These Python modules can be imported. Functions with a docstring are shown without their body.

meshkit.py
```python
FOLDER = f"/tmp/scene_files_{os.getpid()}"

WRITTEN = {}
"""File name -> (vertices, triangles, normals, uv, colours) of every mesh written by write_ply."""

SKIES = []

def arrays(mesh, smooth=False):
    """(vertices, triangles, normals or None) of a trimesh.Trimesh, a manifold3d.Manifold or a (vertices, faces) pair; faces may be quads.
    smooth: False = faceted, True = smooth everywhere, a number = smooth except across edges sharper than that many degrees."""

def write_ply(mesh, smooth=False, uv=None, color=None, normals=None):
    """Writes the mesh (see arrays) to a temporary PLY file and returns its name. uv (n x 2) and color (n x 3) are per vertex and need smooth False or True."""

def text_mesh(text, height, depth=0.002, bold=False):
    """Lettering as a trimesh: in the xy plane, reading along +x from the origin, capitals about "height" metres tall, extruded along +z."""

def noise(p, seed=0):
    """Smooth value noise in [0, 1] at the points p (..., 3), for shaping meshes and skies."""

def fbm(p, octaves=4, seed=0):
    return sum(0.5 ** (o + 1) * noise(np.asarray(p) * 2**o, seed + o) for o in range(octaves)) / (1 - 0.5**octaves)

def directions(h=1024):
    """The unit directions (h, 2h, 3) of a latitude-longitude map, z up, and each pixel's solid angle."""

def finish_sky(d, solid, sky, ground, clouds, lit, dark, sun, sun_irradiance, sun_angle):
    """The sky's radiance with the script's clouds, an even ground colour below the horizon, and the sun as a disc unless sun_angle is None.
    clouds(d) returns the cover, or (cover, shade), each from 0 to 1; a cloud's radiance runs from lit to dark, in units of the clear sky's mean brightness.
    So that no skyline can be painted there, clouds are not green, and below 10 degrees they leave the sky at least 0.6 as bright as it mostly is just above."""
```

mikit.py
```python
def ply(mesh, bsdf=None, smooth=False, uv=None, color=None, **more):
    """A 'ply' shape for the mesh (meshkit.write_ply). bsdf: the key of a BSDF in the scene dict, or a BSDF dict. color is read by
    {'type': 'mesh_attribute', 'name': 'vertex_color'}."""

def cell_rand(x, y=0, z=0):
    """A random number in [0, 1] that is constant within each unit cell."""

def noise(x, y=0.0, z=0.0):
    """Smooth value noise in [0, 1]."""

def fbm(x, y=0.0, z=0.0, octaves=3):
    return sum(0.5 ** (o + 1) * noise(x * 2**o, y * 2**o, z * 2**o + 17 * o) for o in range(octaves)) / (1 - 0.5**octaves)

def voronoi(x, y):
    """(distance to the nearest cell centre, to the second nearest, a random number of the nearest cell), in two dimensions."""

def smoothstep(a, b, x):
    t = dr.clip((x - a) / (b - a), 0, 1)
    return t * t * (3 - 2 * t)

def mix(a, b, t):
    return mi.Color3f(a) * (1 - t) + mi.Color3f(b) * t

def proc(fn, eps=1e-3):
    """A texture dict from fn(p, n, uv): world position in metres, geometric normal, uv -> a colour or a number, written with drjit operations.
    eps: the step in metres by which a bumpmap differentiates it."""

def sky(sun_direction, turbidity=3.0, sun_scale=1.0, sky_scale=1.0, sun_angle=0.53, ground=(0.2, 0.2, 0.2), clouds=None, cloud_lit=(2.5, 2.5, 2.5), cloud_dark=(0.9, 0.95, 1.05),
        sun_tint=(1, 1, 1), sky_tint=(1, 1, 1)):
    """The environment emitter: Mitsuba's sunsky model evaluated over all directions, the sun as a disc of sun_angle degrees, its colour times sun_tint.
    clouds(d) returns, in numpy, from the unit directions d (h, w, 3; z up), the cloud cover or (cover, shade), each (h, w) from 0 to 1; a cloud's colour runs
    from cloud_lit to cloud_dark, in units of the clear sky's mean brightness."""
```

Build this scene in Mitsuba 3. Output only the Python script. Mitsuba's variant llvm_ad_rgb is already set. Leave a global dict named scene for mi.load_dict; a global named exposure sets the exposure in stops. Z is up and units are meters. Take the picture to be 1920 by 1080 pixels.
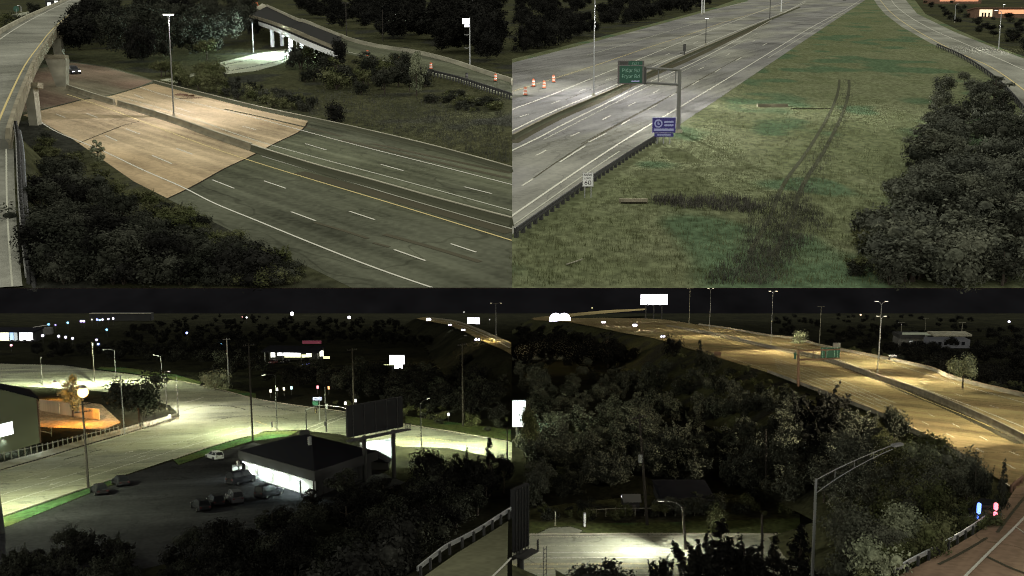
import math
import re
import numpy as np
import trimesh
import shapely
from shapely.geometry import Polygon, LineString, MultiPolygon, box as sbox
from shapely.ops import unary_union
from scipy.interpolate import PchipInterpolator
import drjit as dr
import mitsuba as mi
import mikit
import meshkit
from mikit import noise, fbm, smoothstep, mix

T = mi.ScalarTransform4f
scene, labels = {'type': 'scene'}, {}

# ------------------------------------------------------------------ camera, sky, exposure
F, PITCH = 1800.0, math.radians(9.0)
CP, SP = math.cos(PITCH), math.sin(PITCH)
scene['camera'] = {'type': 'perspective', 'fov': math.degrees(2 * math.atan(960 / F)), 'fov_axis': 'x', 'near_clip': 0.5, 'far_clip': 9000.0,
                   'to_world': T().look_at(origin=[0, 0, 0], target=[0, CP, -SP], up=[0, 0, 1])}
exposure = 4.0
K = 1.0 / 16.0           # radiance that shows as 1.0 at this exposure
# a hazy night sky lit by the town: even low cloud, no sun
SKYL = 1.4
scene['sky'] = mikit.sky((0.3, -0.95, 0.12), turbidity=4, sun_scale=0.0, sky_scale=SKYL, sun_angle=10, ground=(0.2, 0.2, 0.2),
                         clouds=lambda d: np.ones(d.shape[:2]), cloud_lit=(0.98, 0.97, 0.86), cloud_dark=(0.9, 0.9, 0.84))
scene['sky']['sampling_weight'] = 14.0

# ------------------------------------------------------------------ the two levels of land
# 'U' rises away from the camera (the motorways), 'L' falls away from it (the town); 'H' is the motorway embankment above L.
def _plane(hor, c):
    return math.tan(math.atan((540 - hor) / F) - PITCH), c
SU, CU = _plane(-50.0, 19.0)
SL, CL = _plane(557.0, 29.0)
LEVEL = {'U': (SU, CU), 'L': (SL, CL), 'H': (SL, CL - 11.0)}

def zof(level, x, y):
    s, c = LEVEL[level]
    return s * np.asarray(y, float) - c

def ray(px, py):
    X, Y = (px - 960) / F, -(py - 540) / F
    return np.array([X, CP + Y * SP, -SP + Y * CP])

def at(level, px, py, dz=0.0):
    """The point of a level of land that the surveyed picture position (px, py) refers to."""
    if level == 'T':
        return at_terrain(px, py, dz)
    s, c = LEVEL[level]
    d = ray(px, py)
    return d * ((dz - c) / (d[2] - s * d[1]))

def spline(pts, n=8):
    p = np.asarray(pts, float)
    if len(p) < 3:
        return p
    t = np.concatenate([[0], np.cumsum(np.linalg.norm(np.diff(p, axis=0), axis=1))])
    q = np.linspace(0, t[-1], n * (len(p) - 1) + 1)
    return np.stack([PchipInterpolator(t, p[:, k])(q) for k in range(p.shape[1])], 1)

def line(level, pts, dz=0.0, n=8):
    """3-D polyline on a level through the given positions, smooth."""
    w = np.array([at(level, *p[:2], p[2] if len(p) > 2 else dz) for p in pts])
    return spline(w, n)

# ------------------------------------------------------------------ naming
def numbered(name):
    if name not in USED:
        USED[name] = 0
        return name
    USED[name] += 1
    return f'{name}_{USED[name]:03d}'
USED = {}

def thing(name, label, cat, group=None):
    k = numbered(name)
    labels[k] = {'label': label, 'category': cat}
    if group:
        labels[k]['group'] = group
    return k

def ply(mesh, bsdf, smooth=False, **kw):
    return mikit.ply(mesh, bsdf, smooth=smooth, **kw)

def part(parent, name, shape, label=None):
    k = numbered(f'{parent}__{name}')
    scene[k] = shape
    if label:
        labels[k] = {'label': label}
    return k

def structure(name, shape, label=None):
    k = numbered(name)
    scene[k] = shape
    labels[k] = {'kind': 'structure', **({'label': label} if label else {})}
    return k

# ------------------------------------------------------------------ mesh helpers
def cat(ms):
    return trimesh.util.concatenate(list(ms))

def obox(c, half, rot=0.0):
    m = trimesh.creation.box(extents=[2 * h for h in half])
    if rot:
        m.apply_transform(trimesh.transformations.rotation_matrix(rot, [0, 0, 1]))
    m.apply_translation(c)
    return m

def tube(pts, radii, sides=8, cap=True):
    p = np.asarray(pts, float)
    r = np.broadcast_to(np.asarray(radii, float), (len(p),))
    t = np.gradient(p, axis=0)
    t /= np.linalg.norm(t, axis=1, keepdims=True) + 1e-12
    ref = np.where(np.abs(t[:, 2:]) < 0.9, [0, 0, 1.0], [0, 1.0, 0])
    a = np.cross(t, ref); a /= np.linalg.norm(a, axis=1, keepdims=True)
    b = np.cross(t, a)
    an = np.arange(sides) * 2 * np.pi / sides
    v = (p[:, None] + r[:, None, None] * (np.cos(an)[None, :, None] * a[:, None] + np.sin(an)[None, :, None] * b[:, None])).reshape(-1, 3)
    f = []
    for i in range(len(p) - 1):
        for j in range(sides):
            k, l = i * sides + j, i * sides + (j + 1) % sides
            f += [[k, k + sides, l], [l, k + sides, l + sides]]
    if cap:
        n = len(v)
        v = np.vstack([v, p[:1], p[-1:]])
        e = (len(p) - 1) * sides
        for j in range(sides):
            f += [[n, j, (j + 1) % sides], [n + 1, e + (j + 1) % sides, e + j]]
    return trimesh.Trimesh(v, f, process=False)

def sweep(path, prof, closed=True):
    """Sweeps the profile of (sideways, up) along a 3-D path, upright."""
    p = np.asarray(path, float)
    t = np.gradient(p[:, :2], axis=0)
    t /= np.linalg.norm(t, axis=1, keepdims=True) + 1e-12
    s = np.stack([t[:, 1], -t[:, 0]], 1)
    prof = np.asarray(prof, float)
    m = len(prof)
    v = np.zeros((len(p), m, 3))
    v[:, :, :2] = p[:, None, :2] + s[:, None, :] * prof[None, :, :1]
    v[:, :, 2] = p[:, None, 2] + prof[None, :, 1]
    f = []
    for i in range(len(p) - 1):
        for j in range(m if closed else m - 1):
            a, b = i * m + j, i * m + (j + 1) % m
            f += [[a, b, a + m], [b, b + m, a + m]]
    if closed:
        e = (len(p) - 1) * m
        for j in range(1, m - 1):
            f += [[0, j + 1, j], [e, e + j, e + j + 1]]
    return trimesh.Trimesh(v.reshape(-1, 3), f, process=False)

EDGE_U = float(at('U', 960, 540)[1])
CLIP = {'UL': Polygon([(-47, EDGE_U), (0, EDGE_U), (0, 1050), (-640, 1050)]), 'UR': Polygon([(0, EDGE_U), (45, EDGE_U), (640, 1050), (0, 1050)]), 'LL': sbox(-1500, 40, 0, 3000), 'LR': sbox(0, 40, 1500, 3000),
        'U': Polygon([(-47, EDGE_U), (45, EDGE_U), (640, 1050), (-640, 1050)]), 'L': sbox(-2500, 40, 2500, 3000)}

def plan(level, pts, n=0):
    w = np.array([at(level, *p)[:2] for p in pts])
    return spline(w, n) if n else w

def poly(level, pts, clip):
    return Polygon(plan(level, pts)).buffer(0).intersection(CLIP[clip])

def sheet(geom, level, dz, bsdf):
    parts = [g for g in (geom.geoms if hasattr(geom, 'geoms') else [geom]) if g.geom_type == 'Polygon' and g.area > 1e-4]
    ms = []
    for g in parts:
        v, f = trimesh.creation.triangulate_polygon(g, engine='earcut')
        v, f = np.asarray(v, float), np.asarray(f)
        v3 = np.column_stack([v, zof(level, v[:, 0], v[:, 1]) + dz])
        a, b, c = v3[f[:, 0]], v3[f[:, 1]], v3[f[:, 2]]
        flip = np.cross(b - a, c - a)[:, 2] < 0
        f[flip] = f[flip][:, ::-1]
        ms.append(trimesh.Trimesh(v3, f, process=False))
    return ply(cat(ms), bsdf) if ms else None

def band(level, pts, w, clip, n=8):
    """A strip of width w metres along a line on the ground."""
    p = plan(level, pts, n)
    return LineString(p).buffer(w / 2, cap_style=2, join_style=2).intersection(CLIP[clip])

def mark(parent, name, level, pts, w, clip, bsdf, dz=0.03):
    g = band(level, pts, w, clip)
    s = sheet(g, level, dz, bsdf)
    if s:
        part(parent, name, s)

# ------------------------------------------------------------------ materials
def mat(name, colour, rough=None, metallic=0.0, **kw):
    tex = mikit.proc(colour) if callable(colour) else {'type': 'rgb', 'value': list(colour)}
    if rough is None:
        b = {'type': 'diffuse', 'reflectance': tex}
    else:
        b = {'type': 'principled', 'base_color': tex, 'roughness': rough, 'metallic': metallic, **kw}
    scene[name] = {'type': 'twosided', 'bsdf': b}
    return name

def C(*c):
    return mi.Color3f(*c)

def road(ca, base, var, streaks=0.5, grain=0.25, crack=0.0):
    c, s = math.cos(math.radians(ca)), math.sin(math.radians(ca))
    def fn(p, n, uv):
        a, b = p.x * c + p.y * s, -p.x * s + p.y * c
        st = fbm(a * 0.018, b * 1.1, 0.0, 3)
        pt = fbm(a * 0.09, b * 0.16, 5.0, 3)
        gr = noise(p.x * 3.1, p.y * 3.1, 2.0)
        k = 1.0 + streaks * (st - 0.5) * 2 + 0.45 * (pt - 0.5) * 2 + grain * (gr - 0.5) * 2
        if crack:
            ck = dr.abs(fbm(a * 0.1, b * 0.22, 9.0, 3) - 0.5)
            k = k * (1 - crack * (1 - smoothstep(0.004, 0.016, ck)))
        return mix(base, var, smoothstep(0.35, 0.65, fbm(a * 0.03, b * 0.09, 3.0, 2))) * dr.clip(k, 0.25, 2.0)
    return fn

def grass(c0, c1, c2):
    def fn(p, n, uv):
        big = fbm(p.x * 0.05, p.y * 0.035, 1.0, 3)
        mid = fbm(p.x * 0.33, p.y * 0.22, 4.0, 3)
        fine = fbm(p.x * 2.3, p.y * 1.7, 7.0, 2)
        col = mix(c0, c1, smoothstep(0.32, 0.68, big * 0.55 + mid * 0.45))
        col = mix(col, c2, smoothstep(0.56, 0.74, fbm(p.x * 0.14, p.y * 0.1, 11.0, 2)))
        return col * (0.5 + 1.0 * fine)
    return fn

mat('m_tan_concrete', road(-48, (0.41, 0.325, 0.205), (0.36, 0.275, 0.165), 0.32, 0.12, 0.12))
mat('m_asphalt_left', road(-48, (0.094, 0.100, 0.066), (0.081, 0.085, 0.060), 0.42, 0.16, 0.25))
mat('m_asphalt_far', road(-48, (0.16, 0.145, 0.10), (0.18, 0.13, 0.095), 0.22, 0.14))
mat('m_asphalt_right', road(62, (0.205, 0.203, 0.172), (0.168, 0.165, 0.155), 0.24, 0.12, 0.2))
mat('m_ramp', road(75, (0.175, 0.175, 0.145), (0.215, 0.215, 0.18), 0.2, 0.15))
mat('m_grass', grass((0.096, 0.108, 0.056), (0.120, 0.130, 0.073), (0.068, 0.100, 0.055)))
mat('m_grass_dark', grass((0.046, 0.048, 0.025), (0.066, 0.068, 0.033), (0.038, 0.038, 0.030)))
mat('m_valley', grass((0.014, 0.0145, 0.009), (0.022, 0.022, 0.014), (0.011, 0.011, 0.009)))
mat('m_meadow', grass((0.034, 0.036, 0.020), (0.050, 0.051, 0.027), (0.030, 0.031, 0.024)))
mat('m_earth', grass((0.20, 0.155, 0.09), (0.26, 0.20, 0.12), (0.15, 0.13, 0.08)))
mat('m_verge', grass((0.060, 0.075, 0.028), (0.085, 0.10, 0.038), (0.05, 0.10, 0.04)))
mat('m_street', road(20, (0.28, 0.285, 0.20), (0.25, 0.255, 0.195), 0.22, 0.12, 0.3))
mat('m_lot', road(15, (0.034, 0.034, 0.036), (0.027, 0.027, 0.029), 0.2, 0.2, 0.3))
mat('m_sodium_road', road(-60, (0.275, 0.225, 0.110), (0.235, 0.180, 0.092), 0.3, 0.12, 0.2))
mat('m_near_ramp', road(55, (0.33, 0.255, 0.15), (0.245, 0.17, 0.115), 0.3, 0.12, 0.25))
def _wall(p, n, uv):
    return C(0.34, 0.325, 0.25) * (0.55 + 0.9 * fbm(p.x * 0.5 + p.y * 0.4, p.z * 0.9, p.y * 0.2, 3))
mat('m_wall', _wall)
def _dirtywall(p, n, uv):
    return C(0.215, 0.195, 0.14) * (0.5 + 1.0 * fbm(p.x * 0.7, p.y * 0.7, p.z * 1.3, 3))
mat('m_barrier', _dirtywall)
mat('m_barrier_dark', (0.085, 0.088, 0.060))
mat('m_deck', (0.035, 0.035, 0.033))
mat('m_ramp_olive', road(50, (0.14, 0.14, 0.085), (0.12, 0.12, 0.075), 0.2, 0.15))
mat('m_white_paint', (0.52, 0.51, 0.43))
mat('m_worn_paint', (0.42, 0.42, 0.34))
mat('m_yellow_paint', (0.56, 0.46, 0.22))
mat('m_tar', (0.03, 0.028, 0.02))
mat('m_dirt_shade', (0.075, 0.07, 0.048))
mat('m_galv', (0.36, 0.37, 0.36), 0.45, 0.6)
mat('m_dark_steel', (0.055, 0.055, 0.05), 0.55, 0.3)
mat('m_steel_rail', (0.16, 0.16, 0.145), 0.6, 0.4)
mat('m_weathered_rail', (0.03, 0.03, 0.028), 0.7, 0.2)
mat('m_wood_pole', (0.045, 0.04, 0.034))
mat('m_orange', (0.75, 0.17, 0.06), 0.5)
mat('m_reflect_white', (0.78, 0.75, 0.70), 0.5)
mat('m_sign_green', (0.012, 0.075, 0.045), 0.5)
mat('m_sign_blue', (0.030, 0.022, 0.19), 0.5)
mat('m_sign_white', (0.72, 0.72, 0.70), 0.5)
mat('m_sign_black', (0.010, 0.010, 0.010), 0.6)
mat('m_sign_text', (0.20, 0.34, 0.27), 0.5)
mat('m_sign_text_blue', (0.30, 0.32, 0.55), 0.5)
mat('m_sign_back', (0.10, 0.09, 0.085), 0.6)
mat('m_roof_dark', (0.018, 0.018, 0.022))
mat('m_roof_grey', (0.16, 0.16, 0.15))
mat('m_siding', (0.055, 0.055, 0.054))
mat('m_white_wall', (0.74, 0.76, 0.74))
mat('m_brick_dark', (0.16, 0.10, 0.07))
mat('m_olive_roof', (0.17, 0.18, 0.12))
mat('m_glass_dark', (0.012, 0.013, 0.015), 0.25, 0.0, specular=0.12)
mat('m_tyre', (0.015, 0.015, 0.015))
mat('m_skin', (0.35, 0.22, 0.15))
mat('m_cloth_white', (0.72, 0.74, 0.72))
mat('m_cloth_dark', (0.04, 0.042, 0.05))
for nm, c in (('silver', (0.42, 0.43, 0.43)), ('black', (0.020, 0.020, 0.022)), ('grey', (0.07, 0.07, 0.075)), ('white', (0.65, 0.66, 0.68))):
    mat('m_paint_' + nm, c, *((None,) if nm in ('black', 'grey') else (0.5, 0.0)))
def leaf(c0, c1):
    def fn(p, n, uv):
        a = fbm(p.x * 0.45, p.y * 0.45, p.z * 0.45, 2)
        b = noise(p.x * 5.0, p.y * 5.0, p.z * 5.0)
        return mix(c0, c1, smoothstep(0.3, 0.7, a)) * (0.45 + 1.1 * b)
    return fn
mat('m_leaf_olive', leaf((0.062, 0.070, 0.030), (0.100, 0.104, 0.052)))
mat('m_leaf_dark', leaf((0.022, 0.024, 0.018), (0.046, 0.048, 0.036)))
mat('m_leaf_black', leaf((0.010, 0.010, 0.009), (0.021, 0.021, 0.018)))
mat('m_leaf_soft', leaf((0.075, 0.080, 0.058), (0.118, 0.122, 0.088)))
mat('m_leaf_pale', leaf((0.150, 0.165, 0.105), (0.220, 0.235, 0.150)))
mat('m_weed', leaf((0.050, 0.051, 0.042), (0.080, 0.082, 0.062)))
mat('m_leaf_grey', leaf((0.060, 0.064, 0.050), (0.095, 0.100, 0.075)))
mat('m_weed_earth', (0.060, 0.063, 0.041))
mat('m_reed', leaf((0.070, 0.068, 0.058), (0.11, 0.108, 0.085)))
mat('m_bark', (0.06, 0.05, 0.04))
def _sky_ridge(p, n, uv):
    return C(0.0068, 0.0066, 0.0080) * (0.6 + 0.8 * fbm(p.x * 0.02, p.z * 0.05, 1.0, 3))
mat('m_sky_ridge', _sky_ridge)

def emit(rgb, w=0.0):
    """rgb in picture units (1 = white); w: how often the renderer samples it as a light."""
    return {'type': 'area', 'radiance': {'type': 'rgb', 'value': [K * c for c in rgb]}, 'sampling_weight': float(w)}

NL = [0]
def spot(pos, target, rgb, cutoff=82.0, beam=60.0, w=1.0):
    NL[0] += 1
    d = np.asarray(target, float) - np.asarray(pos, float)
    up = [0, 1, 0] if abs(d[2]) > 0.8 * np.linalg.norm(d) else [0, 0, 1]
    scene[f'light_{NL[0]:03d}'] = {'type': 'spot', 'to_world': T().look_at(origin=list(map(float, pos)), target=list(map(float, target)), up=up),
                                   'intensity': {'type': 'rgb', 'value': [K * c * math.pi for c in rgb]}, 'cutoff_angle': cutoff, 'beam_width': beam, 'sampling_weight': float(w)}

def throws(pos, toward, angles, power, rgb=(1, 1, 1), dep=21.0, cutoff=26.0, beam=6.0, w=.4):
    """The long throws of a road lamp's asymmetric head: beams a little below the horizontal, turned by angles from the direction 'toward'."""
    a0 = math.atan2(toward[1], toward[0])
    for a in angles:
        d = np.array([math.cos(a0 + math.radians(a)), math.sin(a0 + math.radians(a)), -math.tan(math.radians(dep))])
        o = np.asarray(pos) + [d[0] * 1.1, d[1] * 1.1, 0]
        spot(o, o + d * 10, [c * power for c in rgb], cutoff, beam, w)

# ------------------------------------------------------------------ land
def ground_slab(geom, level, bsdf):
    return sheet(geom, level, 0.0, bsdf)
# (each sheet is one flat slope)
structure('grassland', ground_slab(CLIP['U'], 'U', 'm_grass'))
structure('meadow', sheet(CLIP['UL'], 'U', .008, 'm_meadow'))  # darker copy of the grass: the dimness of these stretches is in the colour
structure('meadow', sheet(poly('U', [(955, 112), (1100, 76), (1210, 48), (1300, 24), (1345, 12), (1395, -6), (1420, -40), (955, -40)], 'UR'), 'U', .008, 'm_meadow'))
structure('meadow', sheet(poly('U', [(1700, -20), (1735, 26), (1800, 58), (1855, 82), (1925, 108), (2150, 200), (2600, 200), (2300, -40), (1700, -40)], 'UR'), 'U', .008, 'm_meadow'))
# the underside of the upper land: a slab that thins out to its rim
_r = [[-47, EDGE_U, 0], [45, EDGE_U, 0], [640, 1050, 0], [-640, 1050, 0]]
_v = np.array(_r, float); _v[:, 2] = zof('U', 0, _v[:, 1]) - np.array([0.02, 0.02, 25, 25])
structure('bedrock', ply((_v, np.array([[0, 2, 1], [0, 3, 2]])), 'm_brick_dark'))
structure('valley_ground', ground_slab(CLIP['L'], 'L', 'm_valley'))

# embankments of the lower land
EMB = {}
EMB['right_highway'] = poly('H', [(1000, 596), (1060, 597), (1130, 596), (1200, 597), (1247, 599), (1310, 609), (1360, 616), (1440, 630), (1490, 636), (1537, 649), (1600, 662), (1665, 675), (1740, 692), (1790, 712), (1920, 745), (2150, 815),
                                   (2250, 1080), (1920, 925), (1899, 917), (1815, 866), (1742, 826), (1695, 803), (1647, 779), (1587, 755), (1490, 718), (1440, 699), (1360, 675), (1285, 652), (1232, 636), (1210, 631), (1167, 624), (1110, 612), (1060, 603), (1000, 600)], 'LR')
EMB['near_ramp'] = poly('H', [(1672, 1083), (1760, 1038), (1820, 1003), (1850, 983), (1880, 945), (1899, 917), (1925, 905), (2300, 960), (2300, 1200), (1500, 1200)], 'LR')
EMB['left_ramp'] = poly('H', [(780, 1085), (850, 1036), (900, 1006), (960, 968), (1010, 930), (1000, 1200), (620, 1200)], 'LL')
EMB['left_far_highway'] = poly('H', [(780, 597), (800, 594), (850, 600), (900, 616), (940, 634), (990, 655), (990, 685), (940, 655), (905, 641), (870, 622), (840, 609), (800, 602)], 'LL')
ALL_EMB = unary_union(list(EMB.values()))
shapely.prepare(ALL_EMB)
SLOPE = 19.0
def hemb(x, y):
    d = shapely.distance(ALL_EMB, shapely.points(np.asarray(x, float), np.asarray(y, float)))
    q = np.clip(1 - d / SLOPE, 0, 1)
    return 11.0 * (q * q * (3 - 2 * q) * 0.5 + q * 0.5)
def terrain(x, y):
    return zof('L', x, y) + hemb(x, y)
def at_terrain(px, py, dz=0.0):
    d = ray(px, py)
    if py <= 559:
        return at('L', px, 559.5, dz)
    tmax = (dz - CL) / (d[2] - SL * d[1]) * 1.001
    t = np.geomspace(20, max(tmax, 21), 260)
    p = d[None] * t[:, None]
    g = p[:, 2] - terrain(p[:, 0], p[:, 1]) - dz
    i = int(np.argmax(g < 0)) if (g < 0).any() else len(t) - 1
    if i == 0:
        return d * t[0]
    a, b = t[i - 1], t[i]
    w = g[i - 1] / (g[i - 1] - g[i] + 1e-12)
    return d * (a + (b - a) * w)

def embankment(only):
    step = 3.0
    ms = []
    for name, g in EMB.items():
        if name not in only: continue
        if name == 'left_ramp': clip = CLIP['LL']
        elif name == 'left_far_highway': clip = CLIP['LL']
        else: clip = CLIP['LR']
        x0, y0, x1, y1 = g.buffer(SLOPE + 2).intersection(clip).bounds
        st = step if (x1 - x0) * (y1 - y0) < 90000 else 6.0
        xs, ys = np.arange(x0, x1 + st, st), np.arange(max(y0, 42), y1 + st, st)
        if 'left' in name: xs = np.minimum(xs, 0)
        else: xs = np.maximum(xs, 0)
        X, Y = np.meshgrid(xs, ys)
        d = shapely.distance(g, shapely.points(X, Y))
        Z = terrain(X, Y) - 0.06 + np.where(d > 1.5, 0.5 * (meshkit.fbm(np.stack([X * 0.2, Y * 0.2, X * 0], -1), 3) - 0.5), 0) - np.where(d <= 0, 0.25, 0)
        keep = d < SLOPE + 1.5
        idx = np.arange(X.size).reshape(X.shape)
        q = keep[:-1, :-1] & keep[1:, :-1] & keep[:-1, 1:] & keep[1:, 1:]
        a, b, c, e = idx[:-1, :-1][q], idx[:-1, 1:][q], idx[1:, 1:][q], idx[1:, :-1][q]
        f = np.vstack([np.stack([a, b, c], 1), np.stack([a, c, e], 1)])
        m = trimesh.Trimesh(np.stack([X, Y, Z], -1).reshape(-1, 3), f, process=False)
        m.remove_unreferenced_vertices()
        ms.append(m)
    return cat(ms)
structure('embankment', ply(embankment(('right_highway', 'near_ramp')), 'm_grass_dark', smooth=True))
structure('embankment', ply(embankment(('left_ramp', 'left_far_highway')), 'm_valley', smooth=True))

# far dark hills, added in place of the night sky
def hills():
    xs = np.linspace(-1300, 1300, 200)
    rows = []
    for k, (y, h) in enumerate(((1650, 0), (1700, 30), (1760, 62), (1900, 80))):
        hh = h * (0.85 + 0.5 * meshkit.fbm(np.stack([xs * 0.01, xs * 0, xs * 0 + k], -1), 4))
        rows.append(np.stack([xs, xs * 0 + y, zof('L', 0, y) - 1 + hh], -1))
    v = np.array(rows).reshape(-1, 3)
    n = len(xs)
    f = [t for i in range(3) for j in range(n - 1) for t in ([i * n + j, i * n + j + 1, (i + 1) * n + j], [i * n + j + 1, (i + 1) * n + j + 1, (i + 1) * n + j])]
    return trimesh.Trimesh(v, f, process=False)
structure('hills', ply(hills(), 'm_sky_ridge', smooth=True))

# ------------------------------------------------------------------ foliage prototypes (height 1, base at z = 0)
def leaves(centres, radii, n, size, rng, squash=1.0, droop=0.0):
    w = radii ** 2 / (radii ** 2).sum()
    k = rng.choice(len(centres), n, p=w)
    d = rng.normal(size=(n, 3)); d /= np.linalg.norm(d, axis=1, keepdims=True)
    r = radii[k] * rng.uniform(0.2, 1.45, n) ** 0.5
    p = centres[k] + d * r[:, None] * [1, 1, squash]
    nrm = d * 0.7 + rng.normal(size=(n, 3)) * 0.6 + [0, 0, 0.35]
    nrm /= np.linalg.norm(nrm, axis=1, keepdims=True)
    a = np.cross(nrm, rng.normal(size=(n, 3))); a /= np.linalg.norm(a, axis=1, keepdims=True)
    b = np.cross(nrm, a); b[:, 2] -= droop
    s = size * rng.uniform(0.6, 1.5, n)[:, None]
    v = np.stack([p - a * s * 0.5, p + b * s, p + a * s * 0.5, p - b * s * 0.8], 1).reshape(-1, 3)
    i = np.arange(n) * 4
    f = np.vstack([np.stack([i, i + 1, i + 2], 1), np.stack([i, i + 2, i + 3], 1)])
    return trimesh.Trimesh(v, f, process=False)

def core(centres, radii, scale):
    ms = []
    for c, r in zip(centres, radii):
        m = trimesh.creation.icosphere(subdivisions=1, radius=r * scale)
        m.apply_translation(c); ms.append(m)
    return cat(ms)

def make_crown(kind, seed):
    rng = np.random.default_rng(seed)
    if kind == 'bush':
        n = 11
        c = np.stack([rng.uniform(-.36, .36, n), rng.uniform(-.36, .36, n), rng.uniform(.12, .62, n)], 1); r = rng.uniform(.16, .3, n)
        return cat([leaves(c, r, 1500, .036, rng), core(c, r, .42)])
    if kind == 'round':
        n = 22
        d = rng.normal(size=(n, 3)); d /= np.linalg.norm(d, axis=1, keepdims=True)
        c = d * rng.uniform(.12, .34, n)[:, None] * [1.05, 1.05, .85] + [0, 0, .6]; r = rng.uniform(.09, .19, n)
        return cat([leaves(c, r, 2600, .025, rng), core(c, r, .42)])
    if kind == 'tall':
        n = 22
        z = rng.uniform(.2, .93, n)
        a = rng.uniform(0, 2 * np.pi, n); q = .25 * np.sin(np.clip((z - .1) / .9, 0, 1) * np.pi) ** .7 * rng.uniform(.4, 1, n)
        c = np.stack([q * np.cos(a), q * np.sin(a), z], 1); r = rng.uniform(.07, .13, n) * (1.1 - .5 * z)
        return cat([leaves(c, r, 2100, .024, rng), core(c, r, .42)])
    if kind == 'conifer':
        n = 60
        z = rng.uniform(.08, .97, n); a = rng.uniform(0, 2 * np.pi, n); q = .3 * (1.02 - z) * rng.uniform(.3, 1, n)
        c = np.stack([q * np.cos(a), q * np.sin(a), z], 1); r = .035 + .07 * (1 - z)
        return cat([leaves(c, r, 1500, .026, rng, .6, .4), core(c[:25], r[:25], .5)])
    if kind == 'spiky':
        ms = []
        n = 26
        z = rng.uniform(.1, .75, n); a = rng.uniform(0, 2 * np.pi, n); q = rng.uniform(.0, .3, n)
        c = np.stack([q * np.cos(a), q * np.sin(a), z], 1); r = rng.uniform(.06, .14, n)
        ms.append(leaves(c, r, 1000, .04, rng)); ms.append(core(c, r, .42))
        for i in range(16):
            a = rng.uniform(0, 2 * np.pi); q = rng.uniform(.05, .3); b = np.array([q * np.cos(a), q * np.sin(a), rng.uniform(.4, .7)])
            t = b + np.array([.08 * np.cos(a), .08 * np.sin(a), rng.uniform(.2, .38)])
            cc = b + (t - b) * np.linspace(0, 1, 7)[:, None]
            ms.append(leaves(cc, np.linspace(.045, .015, 7), 70, .03, rng))
        return cat(ms)

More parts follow.
